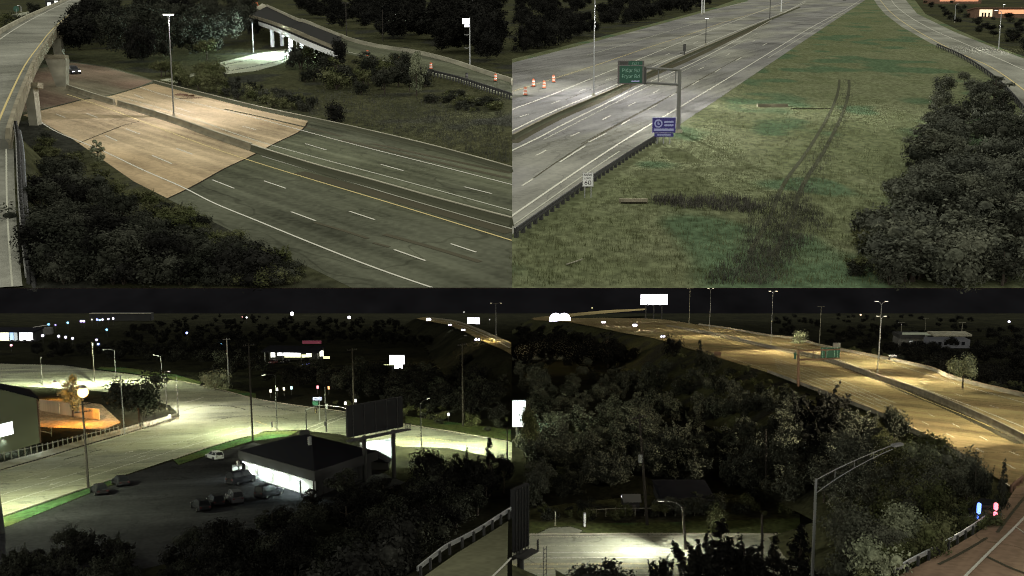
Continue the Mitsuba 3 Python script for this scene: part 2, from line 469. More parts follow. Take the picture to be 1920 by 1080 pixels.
CROWN = {k: [(k, j, ply(make_crown(k, 100 * i + j), None)) for j in range(3)] for i, k in enumerate(('bush', 'round', 'tall', 'conifer', 'spiky'))}
def crown_of(kind, rng, leafm, tw):
    k, j, sh = CROWN[kind][int(rng.integers(3))]
    g = f'foliage_{k}_{j}_{leafm}'
    if g not in scene:
        scene[g] = {'type': 'shapegroup', 'leaves': {**sh, 'bsdf': {'type': 'ref', 'id': leafm}}}
    return {'type': 'instance', 'to_world': tw, 'group': {'type': 'ref', 'id': g}}
def wood_of(kind, tw):
    g = 'wood_stems' if kind == 'bush' else 'wood_trunk'
    if g not in scene:
        scene[g] = {'type': 'shapegroup', 'wood': dict(STEMS if kind == 'bush' else TRUNK)}
    return {'type': 'instance', 'to_world': tw, 'group': {'type': 'ref', 'id': g}}
def make_trunk(seed, top):
    rng = np.random.default_rng(seed)
    ms = [tube([[0, 0, -.03], [.01, 0, .2], [.0, .01, top]], [.028, .02, .008], 6)]
    for i in range(4):
        a = rng.uniform(0, 6.28); z = rng.uniform(.2, .45) * top / .7
        ms.append(tube([[0, 0, z], [.1 * math.cos(a), .1 * math.sin(a), z + .1], [.2 * math.cos(a), .2 * math.sin(a), z + .24]], [.012, .008, .003], 5))
    return cat(ms)
TRUNK = ply(make_trunk(1, .75), 'm_bark')
STEMS = ply(cat([tube([[0, 0, -.03], [.08 * math.cos(a), .08 * math.sin(a), .25], [.2 * math.cos(a), .2 * math.sin(a), .5]], [.02, .014, .005], 5) for a in (0.3, 1.9, 3.4, 5.0)]), 'm_bark')

def ref(b):
    return {'type': 'ref', 'id': b}

def tree(name, label, category, pos, h, w, kind, leafm, seed, group=None):
    """One tree or bush: a trunk and a crown, h metres tall and w wide."""
    rng = np.random.default_rng(seed)
    k = thing(name, label, category, group)
    base = {'bush': .95, 'round': .82, 'tall': .56, 'conifer': .62, 'spiky': .72}[kind]
    tw = T().translate([float(c) for c in pos]).rotate([0, 0, 1], float(rng.uniform(0, 360))).scale([w / base, w / base, h])
    scene[k + '__trunk'] = wood_of(kind, tw)
    scene[k + '__crown'] = crown_of(kind, rng, leafm, tw)
    return k

def plant_px(name, label, category, level, cx, top, bot, wpx, kind, leafm, seed, group=None):
    p = at(level, cx, bot)
    depth = p[1] * CP - p[2] * SP
    return tree(name, label, category, p, max(0.5, (bot - top) / F * depth), max(0.4, wpx / F * depth), kind, leafm, seed, group)

def scatter_px(name, label, category, level, region, n, hrange, aspect, kinds, leafs, seed, group, stuff=None, clip=None, avoid=None):
    """n plants standing in a region of the land."""
    rng = np.random.default_rng(seed)
    pg = Polygon(region)
    x0, y0, x1, y1 = pg.bounds
    placed, tries = 0, 0
    while placed < n and tries < n * 60:
        tries += 1
        px, py = rng.uniform(x0, x1), rng.uniform(y0, y1)
        if not pg.contains(shapely.Point(px, py)):
            continue
        p = at(level, px, py)
        if avoid is not None and avoid.contains(shapely.Point(p[0], p[1])):
            continue
        h = rng.uniform(*hrange); w = h * rng.uniform(*aspect)
        if level == 'U' and p[1] < EDGE_U + .18 * w: continue
        if clip == 'R' and p[0] < w * .5: continue
        if clip == 'L' and p[0] > -w * .5: continue
        kind = kinds[int(rng.integers(len(kinds)))]; lf = leafs[int(rng.integers(len(leafs)))]
        placed += 1
        if stuff:
            base = {'bush': .95, 'round': .82, 'tall': .56, 'conifer': .62, 'spiky': .72}[kind]
            tw = T().translate([float(c) for c in p]).rotate([0, 0, 1], float(rng.uniform(0, 360))).scale([w / base, w / base, h])
            STUFFN[stuff] = STUFFN.get(stuff, 0) + 1
            scene[f'{stuff}__{STUFFN[stuff]:03d}'] = crown_of(kind, rng, lf, tw)
        else:
            size = 'tall' if h > .5 * sum(hrange) else 'small'
            third = ('' if n < 60 else f', {("left", "middle", "right")[min(2, int(3 * (px - x0) / (x1 - x0)))]} third')
            tree(name, f'{size} {TONE[lf]} {re.sub("^((green|low|dark|olive|grey|dim|small|lit|scrubby|weedy) )+", "", label)}{third}', category, p, h, w, kind, lf, int(rng.integers(1 << 30)), group)
STUFFN = {}
TONE = {'m_leaf_olive': 'olive green', 'm_leaf_dark': 'dark', 'm_leaf_black': 'blackish', 'm_leaf_grey': 'grey', 'm_leaf_soft': 'dim grey-green', 'm_leaf_pale': 'pale'}

def tufts(key, label, level, region, n, h, leafm, seed):
    """Tall weeds nobody could count: one mesh of blades."""
    rng = np.random.default_rng(seed)
    pg = Polygon(region); x0, y0, x1, y1 = pg.bounds
    P = []
    while len(P) < n:
        px, py = rng.uniform(x0, x1), rng.uniform(y0, y1)
        q = at(level, px, py)
        if pg.contains(shapely.Point(px, py)) and (level != 'U' or q[1] > EDGE_U + .6):
            P.append(q)
    P = np.repeat(np.array(P), 7, 0); m = len(P)
    P[:, :2] += rng.normal(size=(m, 2)) * .25
    a = rng.uniform(0, 2 * np.pi, m); hh = h * rng.uniform(.5, 1.3, m); ww = h * .06
    side = np.stack([np.cos(a), np.sin(a), 0 * a], 1)
    tip = P + np.stack([rng.normal(size=m) * .25 * hh, rng.normal(size=m) * .25 * hh, hh], 1)
    P[:, 2] -= .08
    v = np.stack([P - side * ww, P + side * ww, tip + side * ww * .3, tip - side * ww * .3], 1).reshape(-1, 3)
    i = np.arange(m) * 4
    f = np.vstack([np.stack([i, i + 1, i + 2], 1), np.stack([i, i + 2, i + 3], 1)])
    k = numbered(key)
    scene[k] = ply(trimesh.Trimesh(v, f, process=False), leafm)
    labels[k] = {'label': label, 'category': 'grass', 'kind': 'stuff'}

# ------------------------------------------------------------------ builders of things
JERSEY = [(-.30, 0), (-.30, .08), (-.17, .33), (-.09, 1.0), (.09, 1.0), (.17, .33), (.30, .08), (.30, 0)]
def barrier(name, label, level, pts, h=0.95, wall='m_barrier', cap='m_wall', scale=1.0):
    p = line(level, pts)
    k = thing(name, label, 'barrier')
    prof = [(a * scale, b * h) for a, b in JERSEY]
    part(k, 'wall', ply(sweep(p, prof), wall))
    q = p.copy(); q[:, 2] += h
    part(k, 'coping', ply(sweep(q, [(-.13 * scale, .002), (-.13 * scale, .07), (.13 * scale, .07), (.13 * scale, .002)]), cap))  # paler top over a darker wall: light and shade put into colour
    return k

WBEAM = [(0, -.155), (.05, -.13), (.05, -.03), (.0, 0.), (.05, .03), (.05, .13), (0, .155), (-.03, .13), (-.03, -.13)]
def guardrail(name, label, level, pts, spacing=2.0, h=0.68, railm='m_steel_rail', postm='m_weathered_rail', side=1, post_r=.08, beam=1.0):
    p = line(level, pts)
    k = thing(name, label, 'guardrail')
    q = p.copy(); q[:, 2] += h
    part(k, 'rail', ply(sweep(q, [(side * a * 1.2, b * beam) for a, b in WBEAM]), railm))
    s = np.concatenate([[0], np.cumsum(np.linalg.norm(np.diff(p, axis=0), axis=1))])
    post = ply(obox([0, 0, .36 * h / .68], [post_r, post_r * .8, .42 * h / .68]), postm)
    for d in np.arange(.3, s[-1], spacing):
        c = [float(np.interp(d, s, p[:, i])) for i in range(3)]
        t = p[min(np.searchsorted(s, d), len(p) - 1)] - p[max(np.searchsorted(s, d) - 1, 0)]
        part(k, 'post', {**post, 'to_world': T().translate(c).rotate([0, 0, 1], math.degrees(math.atan2(t[1], t[0]))).translate([0, float(side * .10), 0])})
    return k

def depth_of(p):
    return p[1] * CP - p[2] * SP

def lamp_post(name, label, level, px, base, top, arms=((1.6, 0.0),), lit=None, lens=8.0, polem='m_galv', group=None, r=.11, power=None, beam=60, cut=82, w=1.0, lift=0.35, aims=((0, 0, -1),), throw=None):
    """Street lamp: pole, arms with heads and lenses. arms: (reach in m, direction in degrees)."""
    p = at(level, px, base)
    h = (base - top) / F * depth_of(p)
    k = thing(name, label, 'street lamp', group)
    part(k, 'pole', ply(tube([p - [0, 0, .2], p + [0, 0, h * .5], p + [0, 0, h]], [r, r * .8, r * .55], 8), polem))
    part(k, 'base', ply(tube([p - [0, 0, .1], p + [0, 0, .45]], [r * 2, r * 1.8], 8), 'm_wall'))
    p_head = p + [0, 0, h + lift - .3]
    if throw:
        throws(p_head, throw[0], throw[1], throw[2], lit, *(throw[3:]))
    for reach, deg in arms:
        d = np.array([math.cos(math.radians(deg)), math.sin(math.radians(deg)), 0])
        a = p + [0, 0, h - .1]
        e = a + d * reach + [0, 0, lift]
        if reach > .3:
            part(k, 'arm', ply(tube(spline(np.array([a, a + d * reach * .5 + [0, 0, lift * .8], e]), 4), r * .45, 6), polem))
        head = obox([0, 0, .06], [.42, .17, .08], math.radians(deg)); head.apply_translation(e)
        hd = part(k, 'head', ply(head, polem))
        if lit:
            m = obox([0, 0, -.05], [.36, .14, .03], math.radians(deg)); m.apply_translation(e)
            part(hd, 'lens', ply(m, 'm_reflect_white', emitter=emit([c * lens for c in lit])))
            if power and deg == arms[0][1]:
                for aim in aims:
                    spot(e + [0, 0, -.25], e + [0, 0, -.25] + np.asarray(aim, float), [c * power for c in lit], cut, beam, w / len(aims))
    return k

def utility_pole(name, label, level, px, base, top, topx=None, cross=1, m='m_wood_pole', r=.17, group=None, transformer=False):
    p = at(level, px, base)
    h = (base - top) / F * depth_of(p)
    lean = 0 if topx is None else (topx - px) / F * depth_of(p)
    k = thing(name, label, 'utility pole', group)
    tp = p + [lean, 0, h]
    part(k, 'pole', ply(tube([p - [0, 0, .3], (p + tp) / 2, tp], [r, r * .85, r * .65], 8), m))
    for i in range(cross):
        part(k, 'crossarm', ply(obox(tp - [0, .12, .4 + 1.1 * i], [1.15, .05, .06], .5), m))
        for s in (-1, -.5, .5, 1):
            part(k, 'insulator', ply(tube([tp - [0, .12, .36 + 1.1 * i] + [s * 1.0 * math.cos(.5), s * 1.0 * math.sin(.5), 0], tp - [0, .12, .14 + 1.1 * i] + [s * 1.0 * math.cos(.5), s * 1.0 * math.sin(.5), 0]], .05, 6), 'm_sign_back'))
    if transformer:
        part(k, 'transformer', ply(tube([p + [lean * .6 - .3, -.3, h * .58], p + [lean * .6 - .3, -.3, h * .58 + 1.0]], .26, 10), 'm_galv'))
    return k, tp

def rotz(a):
    c, s = math.cos(a), math.sin(a)
    return np.array([[c, -s, 0, 0], [s, c, 0, 0], [0, 0, 1, 0], [0, 0, 0, 1.0]])

def frame_on(level, p, heading):
    """Matrix that stands a thing on a sloping level at p, its +x towards heading (radians, in plan)."""
    s = LEVEL['U' if level == 'U' else 'L'][0]
    n = np.array([0, -s, 1.0]); n /= np.linalg.norm(n)
    x = np.array([math.cos(heading), math.sin(heading), 0]); x[2] = -(n[0] * x[0] + n[1] * x[1]) / n[2]; x /= np.linalg.norm(x)
    y = np.cross(n, x)
    m = np.eye(4); m[:3, 0], m[:3, 1], m[:3, 2], m[:3, 3] = x, y, n, p
    return m

def hullm(pts):
    return trimesh.convex.convex_hull(np.asarray(pts, float))

def sym(pts):
    return [(x, s * y, z) for x, y, z in pts for s in (-1, 1)]

def car_parts(style):
    """Meshes of a car heading +x, wheels on z = 0: {part: (mesh, material or None for the paint)}."""
    L = {'sedan': 2.3, 'suv': 2.35, 'hatch': 2.05, 'van': 2.5}[style]
    H = {'sedan': 1.45, 'suv': 1.78, 'hatch': 1.5, 'van': 2.0}[style]
    W = .9
    belt = H * .62
    low = hullm(sym([(-L, W * .8, .38), (-L * .99, W * .86, belt * .9), (-L * .9, W * .9, belt), (L * .55, W * .9, belt * .97), (L * .97, W * .78, belt * .72), (L, W * .72, .42), (L * .93, W * .85, .24), (-L * .93, W * .88, .24), (0, W, .5), (-L * .6, W, .5), (L * .6, W * .97, .5)]))
    r0, r1 = {'sedan': (-.68, .12), 'suv': (-.93, .1), 'hatch': (-.86, .1), 'van': (-.95, .35)}[style]
    b0, b1 = {'sedan': (-.88, .48), 'suv': (-.98, .42), 'hatch': (-.97, .46), 'van': (-.99, .62)}[style]
    top = sym([(L * r0, W * .68, H), (L * r1, W * .68, H), (L * (r0 + .05), W * .62, H + .03), (L * (r1 - .08), W * .62, H + .03)])
    bot = sym([(L * b0, W * .86, belt * .95), (L * b1, W * .86, belt * .92)])
    cab = hullm(top + bot)
    P = {'body': (low, None), 'cabin': (cab, None)}
    def quad(a, b, c, d, out):
        a, b, c, d = (np.asarray(v, float) for v in (a, b, c, d))
        n = np.cross(b - a, d - a); n /= np.linalg.norm(n)
        if n @ np.asarray(out) < 0: n = -n
        ctr = (a + b + c + d) / 4
        q = [ctr + (v - ctr) * .86 for v in (a, b, c, d)]
        return hullm([v + n * .015 for v in q] + [v - n * .03 for v in q])
    wins = []
    wins.append(('windshield', quad((L * r1, -W * .68, H), (L * r1, W * .68, H), (L * b1, W * .86, belt * .92), (L * b1, -W * .86, belt * .92), (1, 0, .5))))
    wins.append(('rear_window', quad((L * r0, -W * .68, H), (L * r0, W * .68, H), (L * b0, W * .86, belt * .95), (L * b0, -W * .86, belt * .95), (-1, 0, .5))))
    for s in (-1, 1):
        mx, mb = L * (r0 + r1) / 2, L * (b0 + b1) / 2 + .1
        wins.append(('side_window', quad((L * r1, s * W * .68, H), (mx + .04, s * W * .68, H), (mb + .04, s * W * .86, belt * .94), (L * b1, s * W * .86, belt * .92), (0, s, .3))))
        wins.append(('side_window', quad((mx - .04, s * W * .68, H), (L * r0, s * W * .68, H), (L * b0, s * W * .86, belt * .95), (mb - .04, s * W * .86, belt * .94), (0, s, .3))))
    for i, (n, m) in enumerate(wins): P[f'{n}#{i}'] = (m, 'm_glass_dark')
    i = 0
    for x in (-L * .62, L * .63):
        for s in (-1, 1):
            w = trimesh.creation.cylinder(radius=.34, height=.22, sections=18); w.apply_transform(trimesh.transformations.rotation_matrix(math.pi / 2, [1, 0, 0])); w.apply_translation([x, s * W * .9, .34])
            h = trimesh.creation.cylinder(radius=.2, height=.03, sections=12); h.apply_transform(trimesh.transformations.rotation_matrix(math.pi / 2, [1, 0, 0])); h.apply_translation([x, s * (W * .9 + .115), .34])
            P[f'wheel#{i}'] = (w, 'm_tyre'); P[f'hubcap#{i}'] = (h, 'm_dark_steel'); i += 1
    for s in (-1, 1):
        P[f'headlight#{s}'] = (obox([L * .955, s * W * .62, belt * .66], [.07, .17, .08]), 'HEAD')
        P[f'tail_light#{s}'] = (obox([-L * .985, s * W * .66, belt * .78], [.05, .14, .09]), 'TAIL')
        P[f'mirror#{s}'] = (obox([L * .32, s * W * 1.04, belt * 1.02], [.09, .09, .07]), None)
    P['bumper'] = (obox([L * .985, 0, .36], [.06, W * .72, .1]), 'm_sign_black')
    return P
CARP = {}
mat('m_red_lens', (0.07, 0.008, 0.008), 0.5)
def car(name, label, level, px, py, face, style, paint, lit=None, tail=None, group=None, category='car', dz=0.02):
    """A car standing at (px, py), nose towards the position face."""
    p = at(level, px, py, dz); q = at(level if level != 'T' else 'T', *face, dz)
    k = thing(name, label, category, group)
    m = T(frame_on(level, p, math.atan2(q[1] - p[1], q[0] - p[0])))
    if style not in CARP:
        CARP[style] = {n: (ply(ms, None, smooth=32), mt) for n, (ms, mt) in car_parts(style).items()}
    for n, (sh, mt) in CARP[style].items():
        e = {**sh, 'to_world': m}
        if mt == 'HEAD':
            e['bsdf'] = ref('m_reflect_white')
            if lit: e['emitter'] = emit(lit)
        elif mt == 'TAIL':
            e['bsdf'] = ref('m_red_lens')
            if tail: e['emitter'] = emit(tail)
        else:
            e['bsdf'] = ref(mt or paint)
        part(k, n.split('#')[0], e)
    return k, np.array(m.matrix)

def person(name, label, pos, h, heading, top, legs, stride=.25):
    """A standing figure: one continuous body, with hair and clothes as parts."""
    import manifold3d as m3
    k = thing(name, label, 'person')
    s = h / 1.75
    J = {'pel': (0, 0, .95, .14), 'che': (0, 0, 1.28, .16), 'nek': (0, 0, 1.46, .065), 'hed': (.02, 0, 1.62, .105)}
    for q, g in ((1, 'l'), (-1, 'r')):
        J['hip' + g] = (0, .09 * q, .92, .095); J['kne' + g] = (stride * q * .5 + .03, .1 * q, .5, .065); J['ank' + g] = (stride * q, .1 * q, .09, .045); J['toe' + g] = (stride * q + .17, .11 * q, .045, .04)
        J['sho' + g] = (0, .19 * q, 1.4, .062); J['elb' + g] = (-stride * q * .4, .25 * q, 1.12, .046); J['wri' + g] = (-stride * q * .7 + .08, .25 * q, .88, .032); J['fin' + g] = (-stride * q * .7 + .13, .24 * q, .77, .03)
    def ball(j):
        x, y, z, r = J[j]
        return m3.Manifold.sphere(r * s, 10).translate((x * s, y * s, z * s))
    def bones(prs):
        out = None
        for a, b in prs:
            m = m3.Manifold.batch_hull([ball(a), ball(b)])
            out = m if out is None else out + m
        me = out.to_mesh()
        t = trimesh.Trimesh(me.vert_properties[:, :3], me.tri_verts, process=True)
        return t
    base = T().translate([float(c) for c in pos]).rotate([0, 0, 1], math.degrees(heading))
    all_b = [('pel', 'che'), ('che', 'nek'), ('nek', 'hed')]
    for g in 'lr':
        all_b += [('pel', 'hip' + g), ('hip' + g, 'kne' + g), ('kne' + g, 'ank' + g), ('ank' + g, 'toe' + g), ('che', 'sho' + g), ('sho' + g, 'elb' + g), ('elb' + g, 'wri' + g), ('wri' + g, 'fin' + g)]
    part(k, 'body', {**ply(bones(all_b), 'm_skin', smooth=40), 'to_world': base})
    for j in J: J[j] = (*J[j][:3], J[j][3] * 1.13)
    part(k, 'shirt', {**ply(bones([('pel', 'che')] + [(a, b) for g in 'lr' for a, b in (('che', 'sho' + g), ('sho' + g, 'elb' + g))]), top, smooth=40), 'to_world': base})
    part(k, 'trousers', {**ply(bones([(a, b) for g in 'lr' for a, b in (('pel', 'hip' + g), ('hip' + g, 'kne' + g), ('kne' + g, 'ank' + g))]), legs, smooth=40), 'to_world': base})
    hair = trimesh.creation.icosphere(subdivisions=2, radius=.115 * s); hair = hair.slice_plane([0, 0, .0], [-.5, 0, .85]); hair.apply_translation([.01 * s, 0, 1.635 * s])
    part(k, 'hair', {**ply(hair, 'm_cloth_dark', smooth=True), 'to_world': base})
    return k

def barrel(label, level, px, py, group=None, dz=0.0, dark=False, h=1.05):
    p = at(level, px, py, dz)
    k = thing('traffic_barrel', label, 'traffic barrel', group)
    om, wm = ('m_sign_black', 'm_sign_back') if dark else ('m_orange', 'm_reflect_white')
    rr = lambda z: .30 - .075 * z / h
    z0 = .08
    part(k, 'base', ply(tube([p, p + [0, 0, .08]], .40, 14), 'm_sign_black'))
    for i in range(5):
        a, b = z0 + i * (h - z0) / 5, z0 + (i + 1) * (h - z0) / 5
        part(k, 'stripe' if i in (1, 3) else 'drum', ply(tube([p + [0, 0, a], p + [0, 0, b]], [rr(a), rr(b)], 14), wm if i in (1, 3) else om))
    part(k, 'handle', ply(tube([p + [-.09, 0, h], p + [-.09, 0, h + .09], p + [.09, 0, h + .09], p + [.09, 0, h]], .025, 6), om))
    return k

def text_part(parent, name, text, height, m, bsdf, bold=False, depth=.01):
    t = meshkit.text_mesh(text, height, depth, bold)
    c = t.bounds.mean(0); t.apply_translation([-c[0], -c[1], 0])
    t.apply_transform(m)
    part(parent, name, ply(t, bsdf))

def panel_frame(c, heading):
    """Matrix with x along the face (left to right for who looks at it), y up, z out towards the viewer; heading = direction the face looks, in plan."""
    z = np.array([math.cos(heading), math.sin(heading), 0]); y = np.array([0, 0, 1.0]); x = np.cross(y, z)
    m = np.eye(4); m[:3, 0], m[:3, 1], m[:3, 2], m[:3, 3] = x, y, z, c
    return m

def pbox(m, c, half):
    b = trimesh.creation.box(extents=[2 * h for h in half]); b.apply_translation(c); b.apply_transform(m)
    return b

# ================================================================== motorway under the flyover (upper land, left)
HW_L = [(-220, 130), (71, 226), (135, 261), (200, 306), (250, 341), (314, 373), (480, 457), (587, 505), (700, 560), (1100, 760), (1100, 355), (960, 318), (790, 269), (640, 234), (480, 200), (400, 181), (290, 151), (262, 142), (200, 124), (135, 116), (60, 108), (-220, 80)]
hw = structure('highway', sheet(poly('U', HW_L, 'UL'), 'U', .02, 'm_asphalt_left'))
part(hw, 'concrete_slab', sheet(poly('U', [(20, 222), (71, 209), (107, 200), (150, 189), (212, 179), (262, 164), (288, 157), (330, 166), (400, 183), (480, 203), (577, 227), (575, 232), (565, 245), (517, 269), (466, 296), (425, 315), (360, 351), (314, 373), (250, 341), (200, 306), (135, 261), (71, 226)], 'UL').intersection(poly('U', HW_L, 'UL').buffer(-.05)), 'U', .035, 'm_tan_concrete'), 'tan concrete stretch of the motorway beyond the dark asphalt')
part(hw, 'worn_lane', sheet(poly('U', [(-60, 150), (135, 118), (200, 126), (262, 144), (287, 152), (262, 162), (212, 177), (150, 187), (107, 198), (71, 207), (-60, 225)], 'UL').intersection(poly('U', HW_L, 'UL').buffer(-.05)), 'U', .035, 'm_asphalt_far'))
for pts in ([(20, 221), (71, 209), (107, 200), (150, 189), (212, 179), (262, 164), (288, 157), (318, 163)], [(145, 270), (190, 252), (225, 238), (262, 228)], [(314, 373), (360, 351), (425, 315), (466, 296), (517, 269), (565, 245), (576, 231)]):
    mark(hw, 'expansion_joint', 'U', pts, .22, 'UL', 'm_tar', .045)
for pts, m in (([(71, 224), (105, 247), (160, 270), (200, 287), (265, 318), (345, 353), (400, 381), (480, 414), (600, 463), (700, 502), (812, 541)], 'm_white_paint'),
               ([(125, 177), (200, 203), (300, 241), (390, 275), (470, 302), (600, 342), (720, 378), (960, 452)], 'm_yellow_paint'),
               ([(262, 164), (320, 182), (480, 222), (662, 271), (820, 311), (960, 347)], 'm_white_paint'),
               ([(225, 183), (330, 212), (480, 264), (600, 298), (720, 330), (960, 396)], 'm_worn_paint'),
               ([(490, 293), (570, 317), (650, 340), (750, 370), (960, 430)], 'm_worn_paint')):
    mark(hw, 'edge_line', 'U', pts, .17, 'UL', m, .05)
for a, b in (((162, 213), (183, 221)), ((236, 242), (262, 252)), ((331, 279), (361, 290)), ((495, 340), (536, 354)), ((655, 397), (703, 413)), ((845, 458), (893, 474)), ((105, 214), (122, 221)), ((198, 255), (220, 265)), ((285, 292), (323, 308)),
             ((398, 338), (439, 354)), ((546, 398), (592, 415)), ((739, 469), (798, 490)), ((252, 178), (270, 185)), ((330, 202), (356, 210)), ((455, 237), (480, 244)), ((572, 270), (612, 282)), ((714, 309), (757, 321)), ((870, 351), (922, 364))):
    mark(hw, 'lane_dash', 'U', [a, b], .17, 'UL', 'm_white_paint', .05)
mark(hw, 'dirty_strip', 'U', [(560, 324), (700, 362), (820, 396), (960, 436)], 1.5, 'UL', 'm_dirt_shade', .04)  # barrier shade and stains, both put into the strip's colour
for pts, w in (([(590, 418), (640, 432), (690, 448)], .35), ([(700, 456), (730, 464)], .3), ([(720, 440), (800, 462), (900, 492)], .5), ([(640, 262), (800, 300), (955, 335)], .6), ([(700, 270), (820, 296), (958, 325)], .6), ([(420, 205), (560, 236), (640, 256)], .5)):
    mark(hw, 'tar_streak', 'U', pts, w, 'UL', 'm_dirt_shade', .043)
barrier('median_barrier', 'long low concrete barrier between the carriageways, lamp post standing in it', 'U', [(222, 199), (326, 231), (400, 258), (472, 283)], .8)
barrier('median_barrier', 'dark dirty concrete barrier continuing along the asphalt carriageways', 'U', [(473, 283.4), (520, 299), (600, 324), (700, 352), (820, 387), (959, 425)], .7, 'm_barrier_dark', 'm_wall')  # dark wall colour holds the shade on this face
barrier('median_barrier', 'short brown concrete barrier end beside the flyover pier', 'U', [(126, 168), (170, 183), (214, 197)], .8)
barrier('shoulder_barrier', 'long pale concrete barrier along the far shoulder below the bushes', 'U', [(288, 156), (340, 170), (400, 185), (480, 205), (640, 240), (790, 276), (880, 300), (959, 323)], .52, 'm_barrier_dark', 'm_wall', .8)
for i, (x, y) in enumerate(((352, 181), (360, 184), (345, 179))):
    part(hw, 'rubble', ply(hullm(np.random.default_rng(i).normal(size=(14, 3)) * [.8, .5, .18] + at('U', x, y)), 'm_brick_dark'))
lamp_post('street_lamp', 'tall lit lamp post standing in the median barrier of the tan concrete motorway', 'U', 326, 219, 44, ((.32, 0), (.32, 180)), (1.0, .95, 1.0), 14, power=105, beam=40, cut=80, w=3.6, lift=.9, polem='m_steel_rail', aims=((1.35, -1.5, -1), (-1.35, 1.5, -1), (.9, .9, -1.2), (-.9, -.9, -1.2)))

# flyover
def offset(path, d):
    t = np.gradient(path[:, :2], axis=0); t /= np.linalg.norm(t, axis=1, keepdims=True)
    q = path.copy(); q[:, 0] += t[:, 1] * d; q[:, 1] -= t[:, 0] * d
    return q
edge = line('U', [(200, -22, 7.2), (160, 6, 7.2), (140, 21, 7.2), (120, 38, 7.2), (104, 55, 7.1), (89, 76, 7.0), (67, 109, 6.9), (48, 153, 6.8), (32, 196, 6.6), (18, 240, 6.3)])
fly = thing('flyover_bridge', 'curved concrete flyover ramp on piers crossing the motorway', 'bridge')
deck = edge.copy(); deck[:, 2] -= .9
WD = 10.5                                   # the deck lies to the left of its near edge
part(fly, 'deck', ply(sweep(deck, [(0, 0), (WD, 0), (WD, -.9), (WD - 1, -1.5), (1, -1.5), (0, -.9)]), 'm_ramp'))
part(fly, 'parapet', ply(sweep(deck, [(-.05, -.95), (-.05, .9), (.3, .9), (.42, .005), (.2, -.02), (.2, -.95)]), 'm_barrier'))
part(fly, 'parapet', ply(sweep(deck, [(WD + .05, -.95), (WD + .05, .9), (WD - .3, .9), (WD - .42, .005), (WD - .2, -.02), (WD - .2, -.95)]), 'm_wall'))
part(fly, 'edge_line', ply(sweep(deck, [(1.3, .02), (1.5, .02), (1.5, .01), (1.3, .01)]), 'm_yellow_paint'))
part(fly, 'edge_line', ply(sweep(deck, [(8.8, .02), (9.0, .02), (9.0, .01), (8.8, .01)]), 'm_white_paint'))
for (x, y), wb, wt in (((67, 234), .55, .6), ((118, 162), .75, 1.9), ((113, 112), .8, 1.2)):
    b = at('U', x, y); top = float(zof('U', b[0], b[1])) + 4.75
    mm = hullm([b + [-wb, -.6, -.5], b + [wb, -.6, -.5], b + [wb, .6, -.5], b + [-wb, .6, -.5]] + [[b[0] - wt * 1.3, b[1] - .7, top], [b[0] + wt * .6, b[1] - .7, top], [b[0] + wt * .6, b[1] + .7, top], [b[0] - wt * 1.3, b[1] + .7, top]])
    pk = part(fly, 'pier', ply(mm, 'm_wall'))
    part(pk, 'cap', ply(obox([b[0] - 3.6, b[1], top + .25], [4.6, .8, .35]), 'm_barrier'))
for x, y in ((62, 102), (90, 108)):
    b = at('U', x - 40, y + 60)
# the ramp on fill that carries the flyover road down towards the camera
rp = line('U', [(20, 240, 5.35), (25, 275, 4.6), (27, 330, 3.5), (30, 400, 2.2), (36, 475, 1.0), (42, 536, .12)])
rp[-1, 1] = max(rp[-1, 1], EDGE_U)
structure('ramp_road', ply(sweep(rp, [(0, 0), (13, 0)], closed=False), 'm_ramp'))
fill = []
for p in rp:
    g = float(p[2] - zof('U', p[0], p[1]))
    fill.append([[p[0], p[1], p[2] - .01], [p[0] + g * .9 + .3, p[1] + .1, p[2] - g - .05]])
fv = np.array(fill).reshape(-1, 3)
ff = [t for i in range(len(rp) - 1) for t in ([2 * i, 2 * i + 1, 2 * i + 2], [2 * i + 1, 2 * i + 3, 2 * i + 2])]
structure('ramp_bank', ply((fv, np.array(ff)), 'm_meadow'))
part('ramp_road', 'edge_line', ply(sweep(rp, [(1.6, .02), (1.8, .02)], closed=False), 'm_yellow_paint'))
part('ramp_road', 'edge_line', ply(sweep(rp, [(.5, .02), (.62, .02)], closed=False), 'm_worn_paint'))
k = thing('guardrail', 'steel guardrail with dark posts beside the ramp descending at the left edge', 'guardrail')
rr = rp.copy(); rr[:, 2] += .65; rr[:, 0] += .25
part(k, 'rail', ply(sweep(rr, [(-a * 1.2, b) for a, b in WBEAM]), 'm_steel_rail'))
for i in range(1, len(rp) - 1):
    c = rp[i] + [.45, 0, 0]
    part(k, 'post', ply(obox(c + [0, 0, .1], [.11, .11, .75]), 'm_weathered_rail'))
part(k, 'lower_rail', ply(tube(rp + [.75, 0, -.25], .16, 6), 'm_weathered_rail'))
car('car', 'car with lit headlights passing under the flyover', 'U', 139, 138, (175, 150), 'sedan', 'm_paint_grey', lit=(9, 9, 11))

